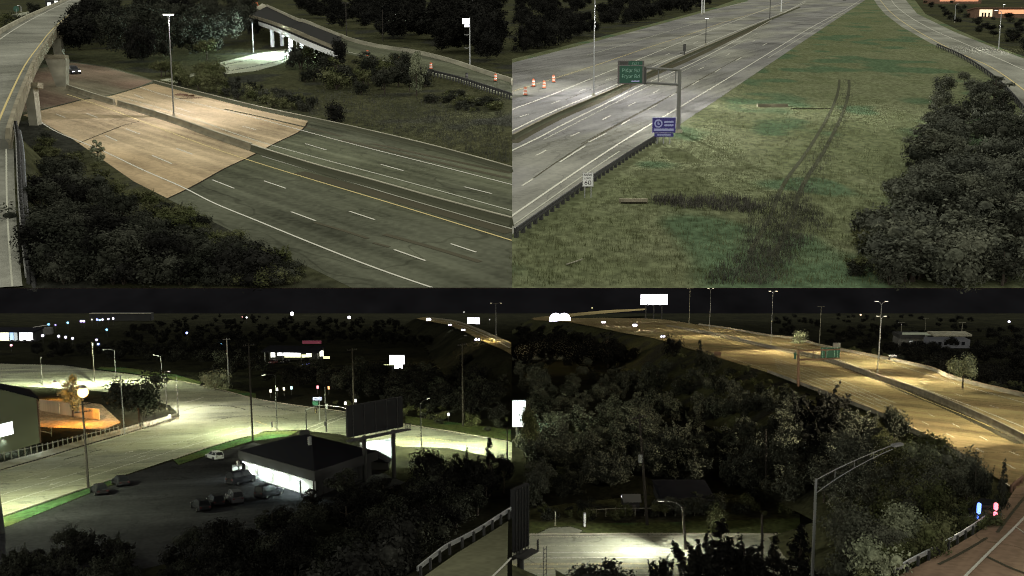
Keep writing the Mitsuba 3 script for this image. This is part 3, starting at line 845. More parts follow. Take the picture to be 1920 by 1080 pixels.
# the street under the lit overpass
st = structure('street', sheet(poly('U', [(300, 150), (372, 136), (400, 120), (480, 101), (545, 91), (640, 80), (640, 98), (550, 111), (520, 122), (480, 133), (425, 139), (372, 139), (330, 156)], 'UL'), 'U', .02, 'm_street'))
for pts in ([(395, 127), (480, 110), (550, 98)], [(410, 136), (480, 124), (550, 107)]):
    mark(st, 'edge_line', 'U', pts, .5, 'UL', 'm_tar', .04)
ov = thing('overpass_bridge', 'dark overpass with floodlit white girders and columns above the street', 'bridge')
DZ = 6.0
near = line('U', [(462, 31, DZ), (500, 42, DZ), (540, 57, DZ), (585, 76, DZ), (640, 99, 3.25)])
farp = line('U', [(500, 12, DZ), (530, 26, DZ), (560, 40, DZ), (600, 54, DZ - .3), (640, 70, 3.45)])
nn = len(near)
fpp = np.array([farp[int(round(i * (len(farp) - 1) / (nn - 1)))] for i in range(nn)])
dv = np.vstack([near, fpp, near - [0, 0, .5], fpp - [0, 0, .5]])
dfc = []
for i in range(nn - 1):
    for a, b in ((0, 1), (1, 3), (3, 2), (2, 0)):
        dfc += [[a * nn + i, b * nn + i, a * nn + i + 1], [b * nn + i, b * nn + i + 1, a * nn + i + 1]]
part(ov, 'deck', ply((dv, np.array(dfc)), 'm_deck'))
part(ov, 'girder', ply(sweep(near - [0, 0, .5], [(-.1, 0), (-.1, -1.0), (.25, -1.0), (.25, 0)]), 'm_white_wall'))
part(ov, 'parapet', ply(sweep(near, [(-.1, 0), (-.1, .8), (.15, .8), (.15, 0)]), 'm_barrier'))
part(ov, 'parapet', ply(sweep(farp, [(-.1, 0), (-.1, .8), (.15, .8), (.15, 0)]), 'm_wall'))
for x, y in ((511, 88), (529, 86), (546, 101), (566, 91), (585, 97)):
    b = at('U', x, y); zt = float(zof('U', b[0], b[1])) + DZ - 1.2
    part(ov, 'column', ply(tube([b - [0, 0, .2], [b[0], b[1], zt]], .55, 10), 'm_white_wall'))
for x, y in ((532, 92), (560, 98)):
    b = at('U', x, y + 10); b[2] += 4.2
    k = thing('flood_light', ('left' if x < 550 else 'right') + ' floodlight under the edge of the white overpass girder', 'floodlight')
    part(k, 'housing', ply(obox(b + [0, 0, .14], [.3, .2, .12]), 'm_galv'))
    part(k, 'lens', ply(obox(b + [0, 0, -.01], [.25, .16, .02]), 'm_reflect_white', emitter=emit((12, 14, 14))))
    spot(b + [0, -.3, -.2], b + [-3 if x < 550 else -1, -2, -3.2], (740, 980, 960), 88, 80, .9)
    spot(b + [0, -1.0, -.6], b + [0, 2.2, 1.6], (330, 370, 370), 80, 60, .6)

# slip road above the meadow with barrels
sn = line('U', [(640, 99, 3.2), (690, 110, 2.4), (740, 122, 1.6), (800, 138, 1.0), (860, 153, .6), (915, 171, .3), (962, 186, .1)])
sf = line('U', [(640, 70, 3.4), (700, 88, 2.4), (780, 101, 1.6), (850, 119, 1.0), (900, 136, .6), (940, 149, .3), (975, 160, .1)])
def resample(p, n):
    t = np.concatenate([[0], np.cumsum(np.linalg.norm(np.diff(p, axis=0), axis=1))])
    return np.stack([np.interp(np.linspace(0, t[-1], n), t, p[:, k]) for k in range(3)], 1)
sn, sf = resample(sn, 57), resample(sf, 57)
sn[:, 0] = np.minimum(sn[:, 0], 0); sf[:, 0] = np.minimum(sf[:, 0], 0)
def strip(a, b, bsdf):
    v = np.stack([a, b], 1).reshape(-1, 3); f = [t for i in range(len(a) - 1) for t in ([2 * i, 2 * i + 1, 2 * i + 2], [2 * i + 1, 2 * i + 3, 2 * i + 2])]
    return ply((v, np.array(f)), bsdf)
slip = structure('slip_road', strip(sn, sf, 'm_asphalt_left'))
low = sn.copy(); low[:, 1] -= 2.5 * (sn[:, 2] - zof('U', 0, sn[:, 1])) + .5; low[:, 2] = zof('U', 0, low[:, 1]) - .05
structure('slip_road_bank', strip(low, sn - [0, 0, .01], 'm_meadow'))
part(slip, 'edge_line', strip(sn + (sf - sn) * .12 + [0, 0, .02], sn + (sf - sn) * .14 + [0, 0, .02], 'm_worn_paint'))
k = thing('guardrail', 'dark guardrail on posts below the slip road with the barrels', 'guardrail')
gr = sn[14::2].copy() + [0, -.3, 0]
part(k, 'rail', ply(sweep(gr + [0, 0, .72], [(a * 1.4, b * 1.5) for a, b in WBEAM]), 'm_weathered_rail'))
for i in range(0, len(gr) - 1):
    for q in (0, .5):
        part(k, 'post', ply(obox(gr[i] * (1 - q) + gr[i + 1] * q + [0, -.1, .1], [.12, .1, .62]), 'm_weathered_rail'))
k = thing('parapet_wall', 'low grey parapet along the far side of the slip road', 'wall')
part(k, 'wall', ply(sweep(sf, [(-.15, 0), (-.15, .85), (.15, .85), (.15, 0)]), 'm_wall'))
for x, y, dzz, dk, lab in ((689, 106, 2.6, 0, 'first orange barrel at the left end of the slip road'), (749, 118, 1.8, 0, 'second orange barrel along the slip road'), (808, 130, 1.2, 0, 'third orange barrel along the slip road, nearest to the tall shrub'),
                      (875, 150, .7, 1, 'dark unlit barrel on the slip road'), (929, 152, .4, 0, 'orange barrel at the right end of the slip road by the parapet')):
    barrel(lab, 'U', x, y, dz=dzz, dark=bool(dk), h=1.2)

# poles and lights beyond
k, tp = utility_pole('light_pole', 'tall pole carrying two bright white light boxes beyond the slip road', 'U', 881, 126, 36, cross=0, m='m_galv', r=.16)
labels[k]['category'] = 'light pole'
b = at('U', 881, 126); s_ = depth_of(b) / F
for (x, y, hw_, hh_) in ((874.5, 42.5, 6.5, 4.6), (876, 51, 4.3, 2.0)):
    c = b + np.array([(x - 881) * s_, -.25, (126 - y) * s_])
    part(k, 'light_box', ply(obox(c + [0, .1, 0], [hw_ * s_ + .1, .14, hh_ * s_ + .1]), 'm_galv'))
    part(k, 'lit_face', ply(obox(c - [0, .06, 0], [hw_ * s_, .02, hh_ * s_]), 'm_reflect_white', emitter=emit((3.2, 3.0, 4))))
for y in (66, 90):
    c = b + np.array([0, -.1, (126 - y) * s_])
    part(k, 'bracket', ply(tube([c, c + [-.5, 0, -.18], c + [-1.1, 0, -.12]], .07, 6), 'm_galv'))
for i, (x, a_, t_, lab) in enumerate(((650, 76, 6, 'dark slender pole beyond the overpass'), (372, 60, -30, 'slender pole rising out of the dark wood'), (475, 98, 44, 'short grey pole beside the floodlit street'), (557, 101, 62, 'thin black pole in front of the floodlit columns'), (718, 78, 20, 'dark slender pole behind the slip road parapet'))):
    utility_pole('utility_pole', lab, 'U', x, a_, t_, cross=1 if i < 2 else 0, r=.14, m='m_wood_pole' if i != 2 else 'm_galv')
# roadside fuel station far up the hill
k = thing('filling_station', 'far filling station canopy with a lit orange fascia and a white lamp', 'filling station')
b = at('U', 898, 10); s_ = depth_of(b) / F
part(k, 'canopy', ply(obox(b + [0, 2, 6.0], [17 * s_, 3, .35]), 'm_white_wall'))
part(k, 'fascia', ply(obox(b + [3 * s_, -1.06, 6.0], [13 * s_, .05, .75]), 'm_orange', emitter=emit((1.0, .62, .08))))
part(k, 'fascia', ply(obox(b + [-14 * s_, -1.06, 5.9], [4 * s_, .05, .6]), 'm_orange', emitter=emit((.55, .25, .22))))
for x in (-12, 12): part(k, 'column', ply(tube([b + [x * s_, 1, 0], b + [x * s_, 1, 5.7]], .3, 8), 'm_galv'))
part(k, 'lamp', ply(obox(b + [10 * s_, -1.4, 3.6], [4.5 * s_, .1, .55]), 'm_reflect_white', emitter=emit((4, 3.8, 5))))
part(k, 'wall', ply(obox(b + [-30 * s_, -2, .4], [8 * s_, .3, .5]), 'm_wall'))
lamp_post('street_lamp', 'small far lamp left of the filling station', 'U', 862, 15, 9, ((.4, 0),), (1, 1, 1.2), 6, r=.2)
# upper left corner: another road, a lit building, a green sign
structure('far_road', sheet(poly('U', [(-120, 42), (0, 31), (63, 20), (63, 28), (30, 36), (0, 41), (-120, 56)], 'UL'), 'U', .03, 'm_street'))
k = thing('building', 'far low building with two bright windows in the top left corner', 'building')
b = at('U', 102, 18); s_ = depth_of(b) / F
part(k, 'wall', ply(obox(b + [0, 3, 2.2], [16 * s_, 3, 2.6]), 'm_siding'))
part(k, 'roof', ply(obox(b + [0, 3, 5.0], [17 * s_, 3.5, .25]), 'm_roof_grey'))
for dx, zz, hw_ in ((-9, 2.6, 3.5), (4.5, 3.5, 3.4)):
    part(k, 'window', ply(obox(b + [dx * s_, -.06, zz], [hw_ * s_, .05, 1.1]), 'm_reflect_white', emitter=emit((1.1, 1.15, 1.1))))
k = thing('round_sign', 'small round teal sign on a post in the far top left', 'sign')
b = at('U', 31, 25); s_ = depth_of(b) / F
part(k, 'post', ply(tube([b, b + [0, 0, 8 * s_]], .15, 6), 'm_galv'))
part(k, 'disc', ply(tube([b + [0, -.1, 8 * s_], b + [0, .1, 8 * s_]], 5.5 * s_, 16), 'm_sign_green'))
lamp_post('street_lamp', 'far lit lamp beside the round teal sign', 'U', 40, 22, 12, ((1.5, 180),), (1, 1, .95), 1.6, r=.2)
# gravel heap and excavator at the top
k = thing('gravel_heap', 'pale heap of gravel beside the excavator at the top of the overpass', 'gravel heap')
b = at('U', 489, 31); s_ = depth_of(b) / F
g = trimesh.creation.icosphere(subdivisions=4, radius=1.0); v = g.vertices * (1 + .25 * (meshkit.fbm(g.vertices * 3.0, 3)[:, None] - .5)); v[:, 2] = np.maximum(v[:, 2], -.05); g.vertices = v * [17 * s_, 4, 25 * s_] + b + [0, 4, 0]
part(k, 'gravel', ply(g, 'm_wall', smooth=True))
k = thing('excavator', 'orange excavator on the bank beside the gravel heap', 'excavator')
b = at('U', 466, 22)
for yy in (-.9, .9): part(k, 'track', ply(hullm([b + [x, yy + q, z] for x, z in ((-1.7, .25), (-1.4, .05), (1.4, .05), (1.7, .25), (1.6, .8), (-1.6, .8)) for q in (-.3, .3)]), 'm_tyre'))
cb = part(k, 'house', ply(hullm([b + [x, y, z] for x in (-1.8, 1.0) for y in (-1.2, 1.2) for z in (.9, 2.0)] + [b + [-1.6, 0, 2.3]]), 'm_orange'))
part(k, 'cab', ply(hullm([b + [x, y, z] for x, z in ((.2, 2.0), (1.1, 2.0), (1.0, 3.1), (.3, 3.1)) for y in (-1.2, -.1)]), 'm_glass_dark'))
part(k, 'boom', ply(tube([b + [.9, .3, 1.8], b + [2.6, .3, 4.4], b + [4.4, .3, 4.6]], [.32, .36, .26], 6), 'm_orange'))
part(k, 'arm', ply(tube([b + [4.4, .3, 4.7], b + [5.3, .3, 2.2]], [.26, .18], 6), 'm_orange'))
part(k, 'bucket', ply(hullm([b + [x, y, z] for x, z in ((5.0, 2.2), (5.6, 2.2), (5.3, 1.1), (4.6, 1.3)) for y in (-.3, .9)]), 'm_dark_steel'))

# vegetation of the left upper land
AV_UL = unary_union([poly('U', HW_L, 'UL').buffer(1.2), Polygon(np.vstack([deck[:, :2], offset(deck, WD)[::-1, :2]])).buffer(.5), poly('U', [(300, 150), (372, 136), (400, 120), (480, 101), (545, 91), (640, 80), (640, 98), (550, 111), (520, 122), (480, 133), (425, 139), (372, 139), (330, 156)], 'UL').buffer(1), Polygon(np.vstack([sn[:, :2], sf[::-1, :2]])).buffer(1.5)])
labels['woods'] = {'label': 'dark wood filling the hillside behind the motorway and the overpass', 'category': 'wood', 'kind': 'stuff'}
scatter_px('', '', '', 'U', [(135, 112), (205, 122), (262, 138), (300, 120), (380, 108), (440, 98), (480, 90), (470, 40), (380, 10), (180, 3), (130, 60)], 120, (6, 13), (.6, .9), ['round', 'tall', 'round'], ['m_leaf_dark', 'm_leaf_dark', 'm_leaf_black'], 11, '', 'woods', 'L', AV_UL)
scatter_px('', '', '', 'U', [(640, 60), (700, 76), (790, 92), (880, 118), (955, 140), (955, 12), (860, 14), (700, 1), (510, 1), (540, 24)], 150, (6, 12), (.6, .9), ['round', 'tall'], ['m_leaf_black'], 12, '', 'woods', 'L', AV_UL)
scatter_px('', '', '', 'U', [(-90, 130), (0, 100), (60, 55), (95, 30), (60, 30), (0, 45), (-90, 60)], 34, (3, 7), (.7, 1.0), ['round', 'bush'], ['m_leaf_dark', 'm_leaf_olive'], 13, '', 'woods', 'L', AV_UL)
scatter_px('roadside_bush', 'green bush in the thicket behind the shoulder barrier', 'bush', 'U', [(302, 152), (330, 160), (400, 180), (415, 183), (412, 150), (385, 138), (330, 138), (302, 142)], 24, (2.0, 3.6), (.8, 1.2), ['bush', 'round'], ['m_leaf_olive'], 14, 'bushes behind the shoulder barrier', None, 'L', AV_UL)
scatter_px('meadow_bush', 'low weedy bush on the meadow edge above the shoulder barrier', 'bush', 'U', [(412, 184), (520, 207), (580, 222), (590, 205), (520, 178), (440, 155), (412, 150)], 48, (.9, 2.4), (.7, 1.2), ['bush', 'spiky'], ['m_leaf_olive', 'm_leaf_dark'], 15, 'weedy bushes above the shoulder barrier', None, 'L', AV_UL)
scatter_px('meadow_tree', 'dark bushy tree standing in the meadow below the overpass and slip road', 'tree', 'U', [(560, 130), (600, 118), (650, 112), (720, 128), (800, 152), (800, 175), (700, 182), (600, 165), (545, 150)], 46, (2.4, 5.2), (.7, 1.1), ['round', 'bush', 'tall'], ['m_leaf_dark', 'm_leaf_dark', 'm_leaf_olive'], 16, 'dark trees in the meadow below the slip road', None, 'L', AV_UL)
tufts('meadow_grass', 'rough dark grass over the meadow above the shoulder barrier', 'U', [(430, 165), (600, 170), (760, 180), (955, 215), (955, 308), (790, 262), (640, 228), (480, 193)], 900, .45, 'm_weed', 28)
scatter_px('bank_bush', 'low dark bush on the bank below the dark guardrail', 'bush', 'U', [(800, 170), (860, 178), (950, 205), (950, 222), (860, 205), (800, 195)], 34, (.7, 1.8), (1.0, 1.6), ['bush'], ['m_leaf_dark', 'm_leaf_olive'], 17, 'bushes on the bank below the slip road guardrail', None, 'L', AV_UL)
plant_px('tall_shrub', 'tall pale shrub in front of the slip road, nearest to the third barrel', 'shrub', 'U', 781, 97, 180, 34, 'tall', 'm_leaf_pale', 21)
plant_px('dark_shrub', 'dark clipped looking shrub on the meadow close above the barrier', 'shrub', 'U', 626, 186, 229, 50, 'bush', 'm_leaf_black', 22)
plant_px('dark_shrub', 'dark tree beside the white columns at the right end of the overpass', 'tree', 'U', 640, 72, 140, 40, 'round', 'm_leaf_black', 23)
plant_px('dark_shrub', 'black tree in front of the floodlit overpass columns', 'tree', 'U', 566, 82, 126, 46, 'round', 'm_leaf_black', 24)
plant_px('pale_shrub', 'pale round shrub at the dark wood edge above the floodlit street', 'shrub', 'U', 388, 70, 112, 44, 'round', 'm_leaf_olive', 25)
plant_px('light_green_shrub', 'upright blue green shrub at the edge of the tan concrete', 'shrub', 'U', 184, 262, 308, 34, 'tall', 'm_leaf_pale', 26)
scatter_px('slope_bush', 'dark bush at the foot of the slope along the lower edge', 'bush', 'U', [(52, 420), (120, 470), (300, 480), (430, 500), (520, 541), (50, 541)], 95, (1.2, 2.8), (.9, 1.4), ['bush', 'bush', 'round'], ['m_leaf_dark', 'm_leaf_black', 'm_leaf_dark'], 27, 'dark bushes at the foot of the slope', None, 'L', AV_UL)
FG = 'trees on the slope below the near edge of the left motorway'
scatter_px('slope_tree', 'dark scrubby tree on the slope below the left motorway', 'tree', 'U', [(70, 330), (150, 362), (205, 398), (255, 446), (290, 505), (360, 560), (60, 560), (56, 420)], 84, (1.9, 3.7), (.8, 1.2), ['round', 'bush', 'round'], ['m_leaf_dark', 'm_leaf_black', 'm_leaf_dark'], 18, FG, None, 'L', AV_UL)
scatter_px('slope_bush', 'olive bush along the grassy edge of the near shoulder', 'bush', 'U', [(60, 245), (100, 262), (190, 320), (250, 352), (310, 385), (420, 440), (520, 492), (600, 530), (620, 560), (480, 560), (330, 450), (240, 380), (150, 320), (62, 300)], 140, (.6, 1.5), (.9, 1.5), ['bush', 'bush', 'spiky'], ['m_leaf_olive', 'm_leaf_olive', 'm_leaf_dark'], 19, 'olive bushes along the near shoulder', None, 'L', AV_UL)

# ================================================================== motorway with the sign gantry (upper land, right)
HW_R = [(960, 440), (1092, 347), (1162, 302), (1240, 256), (1340, 190), (1440, 122), (1525, 65), (1590, 22), (1640, -12), (1420, -12), (1400, 3), (1345, 16), (1210, 53), (1100, 82), (960, 118), (700, 190), (700, 560)]
h2 = structure('highway', sheet(poly('U', HW_R, 'UR'), 'U', .02, 'm_asphalt_right'))
WHT, WRN = 'm_white_paint', 'm_worn_paint'
for pts, m, w in (([(958, 172.5), (1110, 125), (1210, 91), (1285, 67), (1360, 41), (1430, 20), (1480, 4)], 'm_yellow_paint', .2), ([(958, 206.5), (1055, 170), (1110, 147), (1185, 117), (1260, 86), (1335, 56), (1400, 31), (1470, 4)], WHT, .26),
                  ([(1100, 104), (1160, 87), (1250, 60), (1340, 33)], WRN, .2), ([(1345, 18), (1400, 3)], WRN, .3),
                  ([(958, 247), (1035, 210), (1110, 179), (1155, 159), (1210, 132), (1285, 99), (1325, 82), (1372, 62), (1420, 43), (1465, 25), (1510, 5)], WHT, .26),
                  ([(958, 284), (990, 269), (1060, 232), (1135, 195), (1200, 162), (1275, 130), (1360, 87), (1435, 44), (1510, 2)], WHT, .26),
                  ([(958, 407), (1092, 315), (1162, 269), (1270, 204), (1360, 150), (1440, 101), (1515, 55), (1590, 15), (1617, -3)], WHT, .24),
                  ([(958, 426), (1030, 375), (1085, 336), (1162, 284)], WRN, .14), ([(1440, 109), (1522, 59), (1600, 14)], WRN, .16), ([(1020, 262), (1090, 226), (1200, 170), (1320, 115), (1420, 62)], WRN, .14)):
    mark(h2, 'edge_line', 'U', pts, w, 'UR', m, .05)
for a, b in (((1130, 225), (1145, 217)), ((1177, 200), (1192, 192)), ((1224, 175), (1236, 169)), ((1070, 256), (1086, 249)), ((1310, 131), (1320, 126)), ((1360, 105), (1369, 100)), ((1410, 79), (1417, 75)), ((1006, 292), (1025, 282)), ((1165, 234), (1181, 225)), ((1215, 206), (1231, 197)), ((1255, 182), (1266, 176)),
             ((1297, 160), (1310, 152)), ((1340, 136), (1351, 129)), ((1380, 114), (1390, 108)), ((1430, 86), (1438, 81)), ((1104, 267), (1137, 250)), ((1049, 305), (1097, 274)), ((979, 349), (1000, 336)), ((975, 220), (991, 214)), ((1035, 195), (1050, 189)), ((1086, 172), (1099, 167)), ((1135, 151), (1146, 147)), ((1186, 130), (1196, 126)), ((1247, 104), (1256, 100)), ((1300, 82), (1309, 78))):
    mark(h2, 'lane_dash', 'U', [a, b], .2, 'UR', WHT, .05)
mark(h2, 'dirty_strip', 'U', [(958, 268), (1040, 224), (1130, 186), (1200, 151), (1290, 112), (1370, 74), (1440, 42)], 1.8, 'UR', 'm_dirt_shade', .035)
for pts, w in (([(1090, 270), (1160, 232), (1260, 178), (1390, 106)], .3), ([(1000, 335), (1110, 262), (1200, 212), (1330, 140)], .28), ([(1060, 188), (1160, 146), (1250, 108)], .3)):
    mark(h2, 'tar_streak', 'U', pts, w * .5, 'UR', 'm_dirt_shade', .045)
barrier('median_barrier', 'concrete barrier between the carriageways behind the sign gantry', 'U', [(962, 262), (1035, 224), (1110, 191), (1155, 171), (1210, 144), (1285, 108), (1340, 84), (1400, 57), (1465, 29), (1500, 14)], .6, 'm_barrier_dark', 'm_barrier')
k = thing('marker_box', 'dark upright box on the median barrier right of the tall lamp', 'cabinet')
b = at('U', 1283, 107); s_ = depth_of(b) / F
part(k, 'box', ply(obox(b + [0, 0, 17 * s_], [2.4 * s_, .3, 6.5 * s_]), 'm_dark_steel'))
part(k, 'stand', ply(obox(b + [0, 0, 5 * s_], [.9 * s_, .12, 5 * s_]), 'm_dark_steel'))
part(k, 'foot', ply(obox(b + [-.6, 0, .9], [3 * s_, .3, .12]), 'm_dark_steel'))
lamp_post('street_lamp', 'tall lamp post left of the green sign, its lit head at the upper edge', 'U', 1113, 180, 3, ((.9, 0), (.9, 180)), (1, .97, 1), 14, power=300, beam=35, cut=80, w=2.0, lift=.5, r=.13, aims=((.8, 1.5, -1), (-.8, -1.5, -1), (1.3, -1.4, -1), (-1.0, .3, -1)))
_b = at('U', 1113, 180); _t = _b + [.9, 0, (180 - 3) / F * depth_of(_b)]
for _a, _pw in ((0, 6500), (42, 4200), (-42, 2600)):     # the long throws of its asymmetric head
    _c, _s = math.cos(math.radians(_a)), math.sin(math.radians(_a))
    spot(_t, _t + [_c * 7.4 + _s * 38.75, _s * 7.4 - _c * 38.75, -16.0], [_pw, _pw * .98, _pw * .95], 25, 5, 1.0)
lamp_post('street_lamp', 'dark lamp post with a small bright lamp on the far carriageway', 'U', 1323, 84, 36, ((.2, 0),), (1, 1, 1), 12, polem='m_dark_steel', r=.14, lift=.1)
for x, y, lab in ((1315.5, 27, 'left one of two white poles standing close together'), (1320, 26, 'right one of two white poles standing close together'), (1464.5, 24, 'white lamp post at the end of the median barrier'), (1443, 40, 'thin dark pole on the far median')):
    lamp_post('street_lamp', lab, 'U', x, y, y - 90, ((1.2, 0),), None, polem='m_white_wall' if x != 1443 else 'm_dark_steel', r=.3 if x != 1443 else .18)
lamp_post('street_lamp', 'grey lamp post beside the curved slip road at the right edge', 'U', 1872, 95, 24, ((1.4, 180),), (1, .97, .9), 3, power=70, beam=60, cut=84, w=.4, r=.15)
lamp_post('street_lamp', 'thin grey post above the curved slip road', 'U', 1790, 42, 10, ((.8, 0),), None, r=.16)
GUT = [(1757, 89), (1800, 108), (1830, 126), (1865, 152), (1895, 182), (1922, 214), (1990, 290)]
# curved slip road
SR = [(1632, -10), (1647, 12), (1660, 27), (1690, 50), (1745, 81), (1800, 105), (1835, 125), (1870, 150), (1920, 205), (2050, 360), (2150, 200), (1920, 110), (1850, 84), (1790, 60), (1720, 26), (1690, -10)]
sr = structure('slip_road', sheet(poly('U', SR, 'UR'), 'U', .02, 'm_ramp'))
for pts, m in (([(1646, -6), (1655, 6), (1668, 21), (1700, 46), (1755, 78), (1790, 96), (1815, 107), (1850, 122), (1900, 154), (1930, 178)], 'm_yellow_paint'), ([(1672, -8), (1695, 24), (1755, 59), (1820, 87), (1870, 109), (1925, 134)], WHT)):
    mark(sr, 'edge_line', 'U', pts, .24, 'UR', m, .05)
guardrail('guardrail', 'long dark guardrail with posts along the curved slip road', 'U', GUT, 2.4, .8, 'm_weathered_rail', 'm_weathered_rail', -1, .12, 1.3)
guardrail('guardrail', 'near guardrail with thick dark posts beside the speed limit sign', 'U', [(968, 447), (1000, 424), (1050, 388), (1100, 352), (1150, 318), (1200, 285), (1236, 263)], 1.45, .62, 'm_weathered_rail', 'm_weathered_rail', 1, .17, 1.6)

# the sign gantry
k = thing('sign_gantry', 'grey cantilever gantry holding a green exit sign over the carriageway', 'sign gantry')
b = at('U', 1271.5, 248); D = depth_of(b); s_ = D / F
H0 = 113 * s_
def gp(px, py, d=0.0):
    return b + np.array([(px - 1271.5) * s_, d, (248 - py) * s_ * 1.01])
part(k, 'post', ply(tube([b - [0, 0, .3], gp(1271.5, 190), gp(1271.5, 135)], [.27, .24, .2], 12), 'm_steel_rail'))
part(k, 'footing', ply(tube([b - [0, 0, .3], b + [0, 0, .35]], .55, 12), 'm_wall'))
for y0, y1 in ((135, 131.5), (161.5, 157.5)):
    part(k, 'chord', ply(tube([gp(1272, y0), gp(1207, y1)], .16, 8), 'm_steel_rail'))
for x in (1232, 1264):
    part(k, 'strut', ply(tube([gp(x, 134), gp(x, 160)], .06, 6), 'm_steel_rail'))
part(k, 'strut', ply(tube([gp(1207, 130), gp(1207, 161)], .2, 6), 'm_dark_steel'))
pm = panel_frame(gp(1180, 139.5, -.35), -math.pi / 2 + .04)
sw, sh = 24.5 * s_, 21 * s_
sg = part(k, 'sign_panel', ply(pbox(pm, [0, 0, 0], [sw, sh, .06]), 'm_sign_back'), 'green exit direction sign with a tab on top')
part(sg, 'face', ply(pbox(pm, [0, -sh * .18, .07], [sw * .86, sh * .74, .012]), 'm_sign_green'))
part(sg, 'tab', ply(pbox(pm, [sw * .33, sh * .79, .07], [sw * .53, sh * .17, .012]), 'm_sign_green'))
part(sg, 'divider', ply(pbox(pm, [0, sh * .58, .075], [sw * .98, sh * .035, .012]), 'm_steel_rail'))
part(sg, 'shield', ply(pbox(pm, [-sw * .55, sh * .79, .07], [sw * .3, sh * .13, .012]), 'm_dark_steel'))
for txt, x, y, hh in (('EXIT', sw * .33, sh * .73, sh * .2), ('Pillar Rd', 0, sh * .16, sh * .3), ('Fryar Rd', 0, -sh * .38, sh * .3)):
    text_part(sg, 'lettering', txt, hh, pm @ trimesh.transformations.translation_matrix([x, y, .083]), 'm_sign_text')
part(sg, 'arrow_panel', ply(pbox(pm, [sw * .35, -sh * .78, .084], [sw * .3, sh * .06, .01]), 'm_sign_text_blue'))
# blue service sign
k = thing('service_sign', 'blue roadside sign with round emblem and small plate, next to the gantry post', 'road sign')
b2 = at('U', 1244, 270); s2 = depth_of(b2) / F
c2 = b2 + np.array([0, 0, (270 - 235) * s2])
pm = panel_frame(c2, -math.pi / 2 - .08)
sw, sh = 21.5 * s2, 14 * s2
sp = part(k, 'panel', ply(pbox(pm, [0, 0, 0], [sw, sh, .05]), 'm_sign_blue'))
an = np.linspace(0, 2 * np.pi, 33)
rg = tube(np.stack([np.cos(an), np.sin(an), 0 * an], 1) * sh * .46, sh * .09, 6, cap=False); rg.vertices = rg.vertices * [1, 1, .15] + [-sw * .48, sh * .2, .06]; rg.apply_transform(pm)
part(sp, 'emblem_ring', ply(rg, 'm_sign_text_blue'))
part(sp, 'emblem_mark', ply(cat([pbox(pm, [-sw * .5, sh * .3, .06], [sh * .07, sh * .2, .01]), pbox(pm, [-sw * .45, sh * .12, .06], [sh * .16, sh * .07, .01])]), 'm_sign_text_blue'))
for (x, y, w_, h_) in ((sw * .42, sh * .42, sw * .4, sh * .13), (sw * .42, -sh * .02, sw * .4, sh * .13), (0, -sh * .62, sw * .86, sh * .16)):
    part(sp, 'line_of_lettering', ply(pbox(pm, [x, y, .06], [w_, h_, .01]), 'm_sign_text_blue'))
part(sp, 'border', ply(pbox(pm, [0, sh * .97, .02], [sw, sh * .05, .05]), 'm_sign_text_blue'))
pp = part(k, 'plate', ply(pbox(pm, [sw * .02, -sh * 1.3, 0], [sw * .82, sh * .24, .05]), 'm_sign_blue'))
part(pp, 'line_of_lettering', ply(pbox(pm, [sw * .02, -sh * 1.3, .06], [sw * .6, sh * .09, .01]), 'm_sign_text_blue'))
for x in (-.55, 0, .55):
    part(k, 'post', ply(tube([c2 + [x * sw, .12, -(270 - 235) * s2 - .2], c2 + [x * sw, .12, sh * .9]], .07, 6), 'm_galv'))
# speed limit sign
k = thing('speed_limit_sign', 'white speed limit 60 sign on two posts behind the near guardrail', 'road sign')
b3 = at('U', 1102, 371); s3 = depth_of(b3) / F
c3 = b3 + np.array([0, 0, (371 - 337) * s3])
pm = panel_frame(c3, -math.pi / 2 - .05)
sw, sh = 10.2 * s3, 13 * s3
sp = part(k, 'panel', ply(pbox(pm, [0, 0, 0], [sw, sh, .02]), 'm_sign_white'))
for txt, y, hh, bd in (('SPEED', sh * .66, sh * .27, True), ('LIMIT', sh * .2, sh * .24, True), ('60', -sh * .42, sh * .58, True)):
    text_part(sp, 'lettering', txt, hh, pm @ trimesh.transformations.translation_matrix([0, y, .022]), 'm_sign_black', bd)
for x0, y0, w_, h_ in ((0, .95, .95, .015), (0, -.95, .95, .015), (.93, 0, .02, .95), (-.93, 0, .02, .95)):
    part(sp, 'border', ply(pbox(pm, [x0 * sw, y0 * sh, .024], [max(w_ * sw, .012), max(h_ * sh, .012), .004]), 'm_sign_black'))
for x in (-.55, .6):
    part(k, 'post', ply(tube([c3 + [x * sw, .06, -(371 - 337) * s3 - .2], c3 + [x * sw, .06, sh * .9]], .045, 6), 'm_galv'))
for x, y, lab in ((1000, 163, 'upper left one of the four orange barrels'), (1038, 155, 'rightmost of the four orange barrels, standing apart'), (1020, 166, 'middle one of the four orange barrels'), (985, 179, 'nearest and lowest of the four orange barrels')):
    barrel(lab, 'U', x, y, 'orange barrels on the closed left lane', h=1.3)
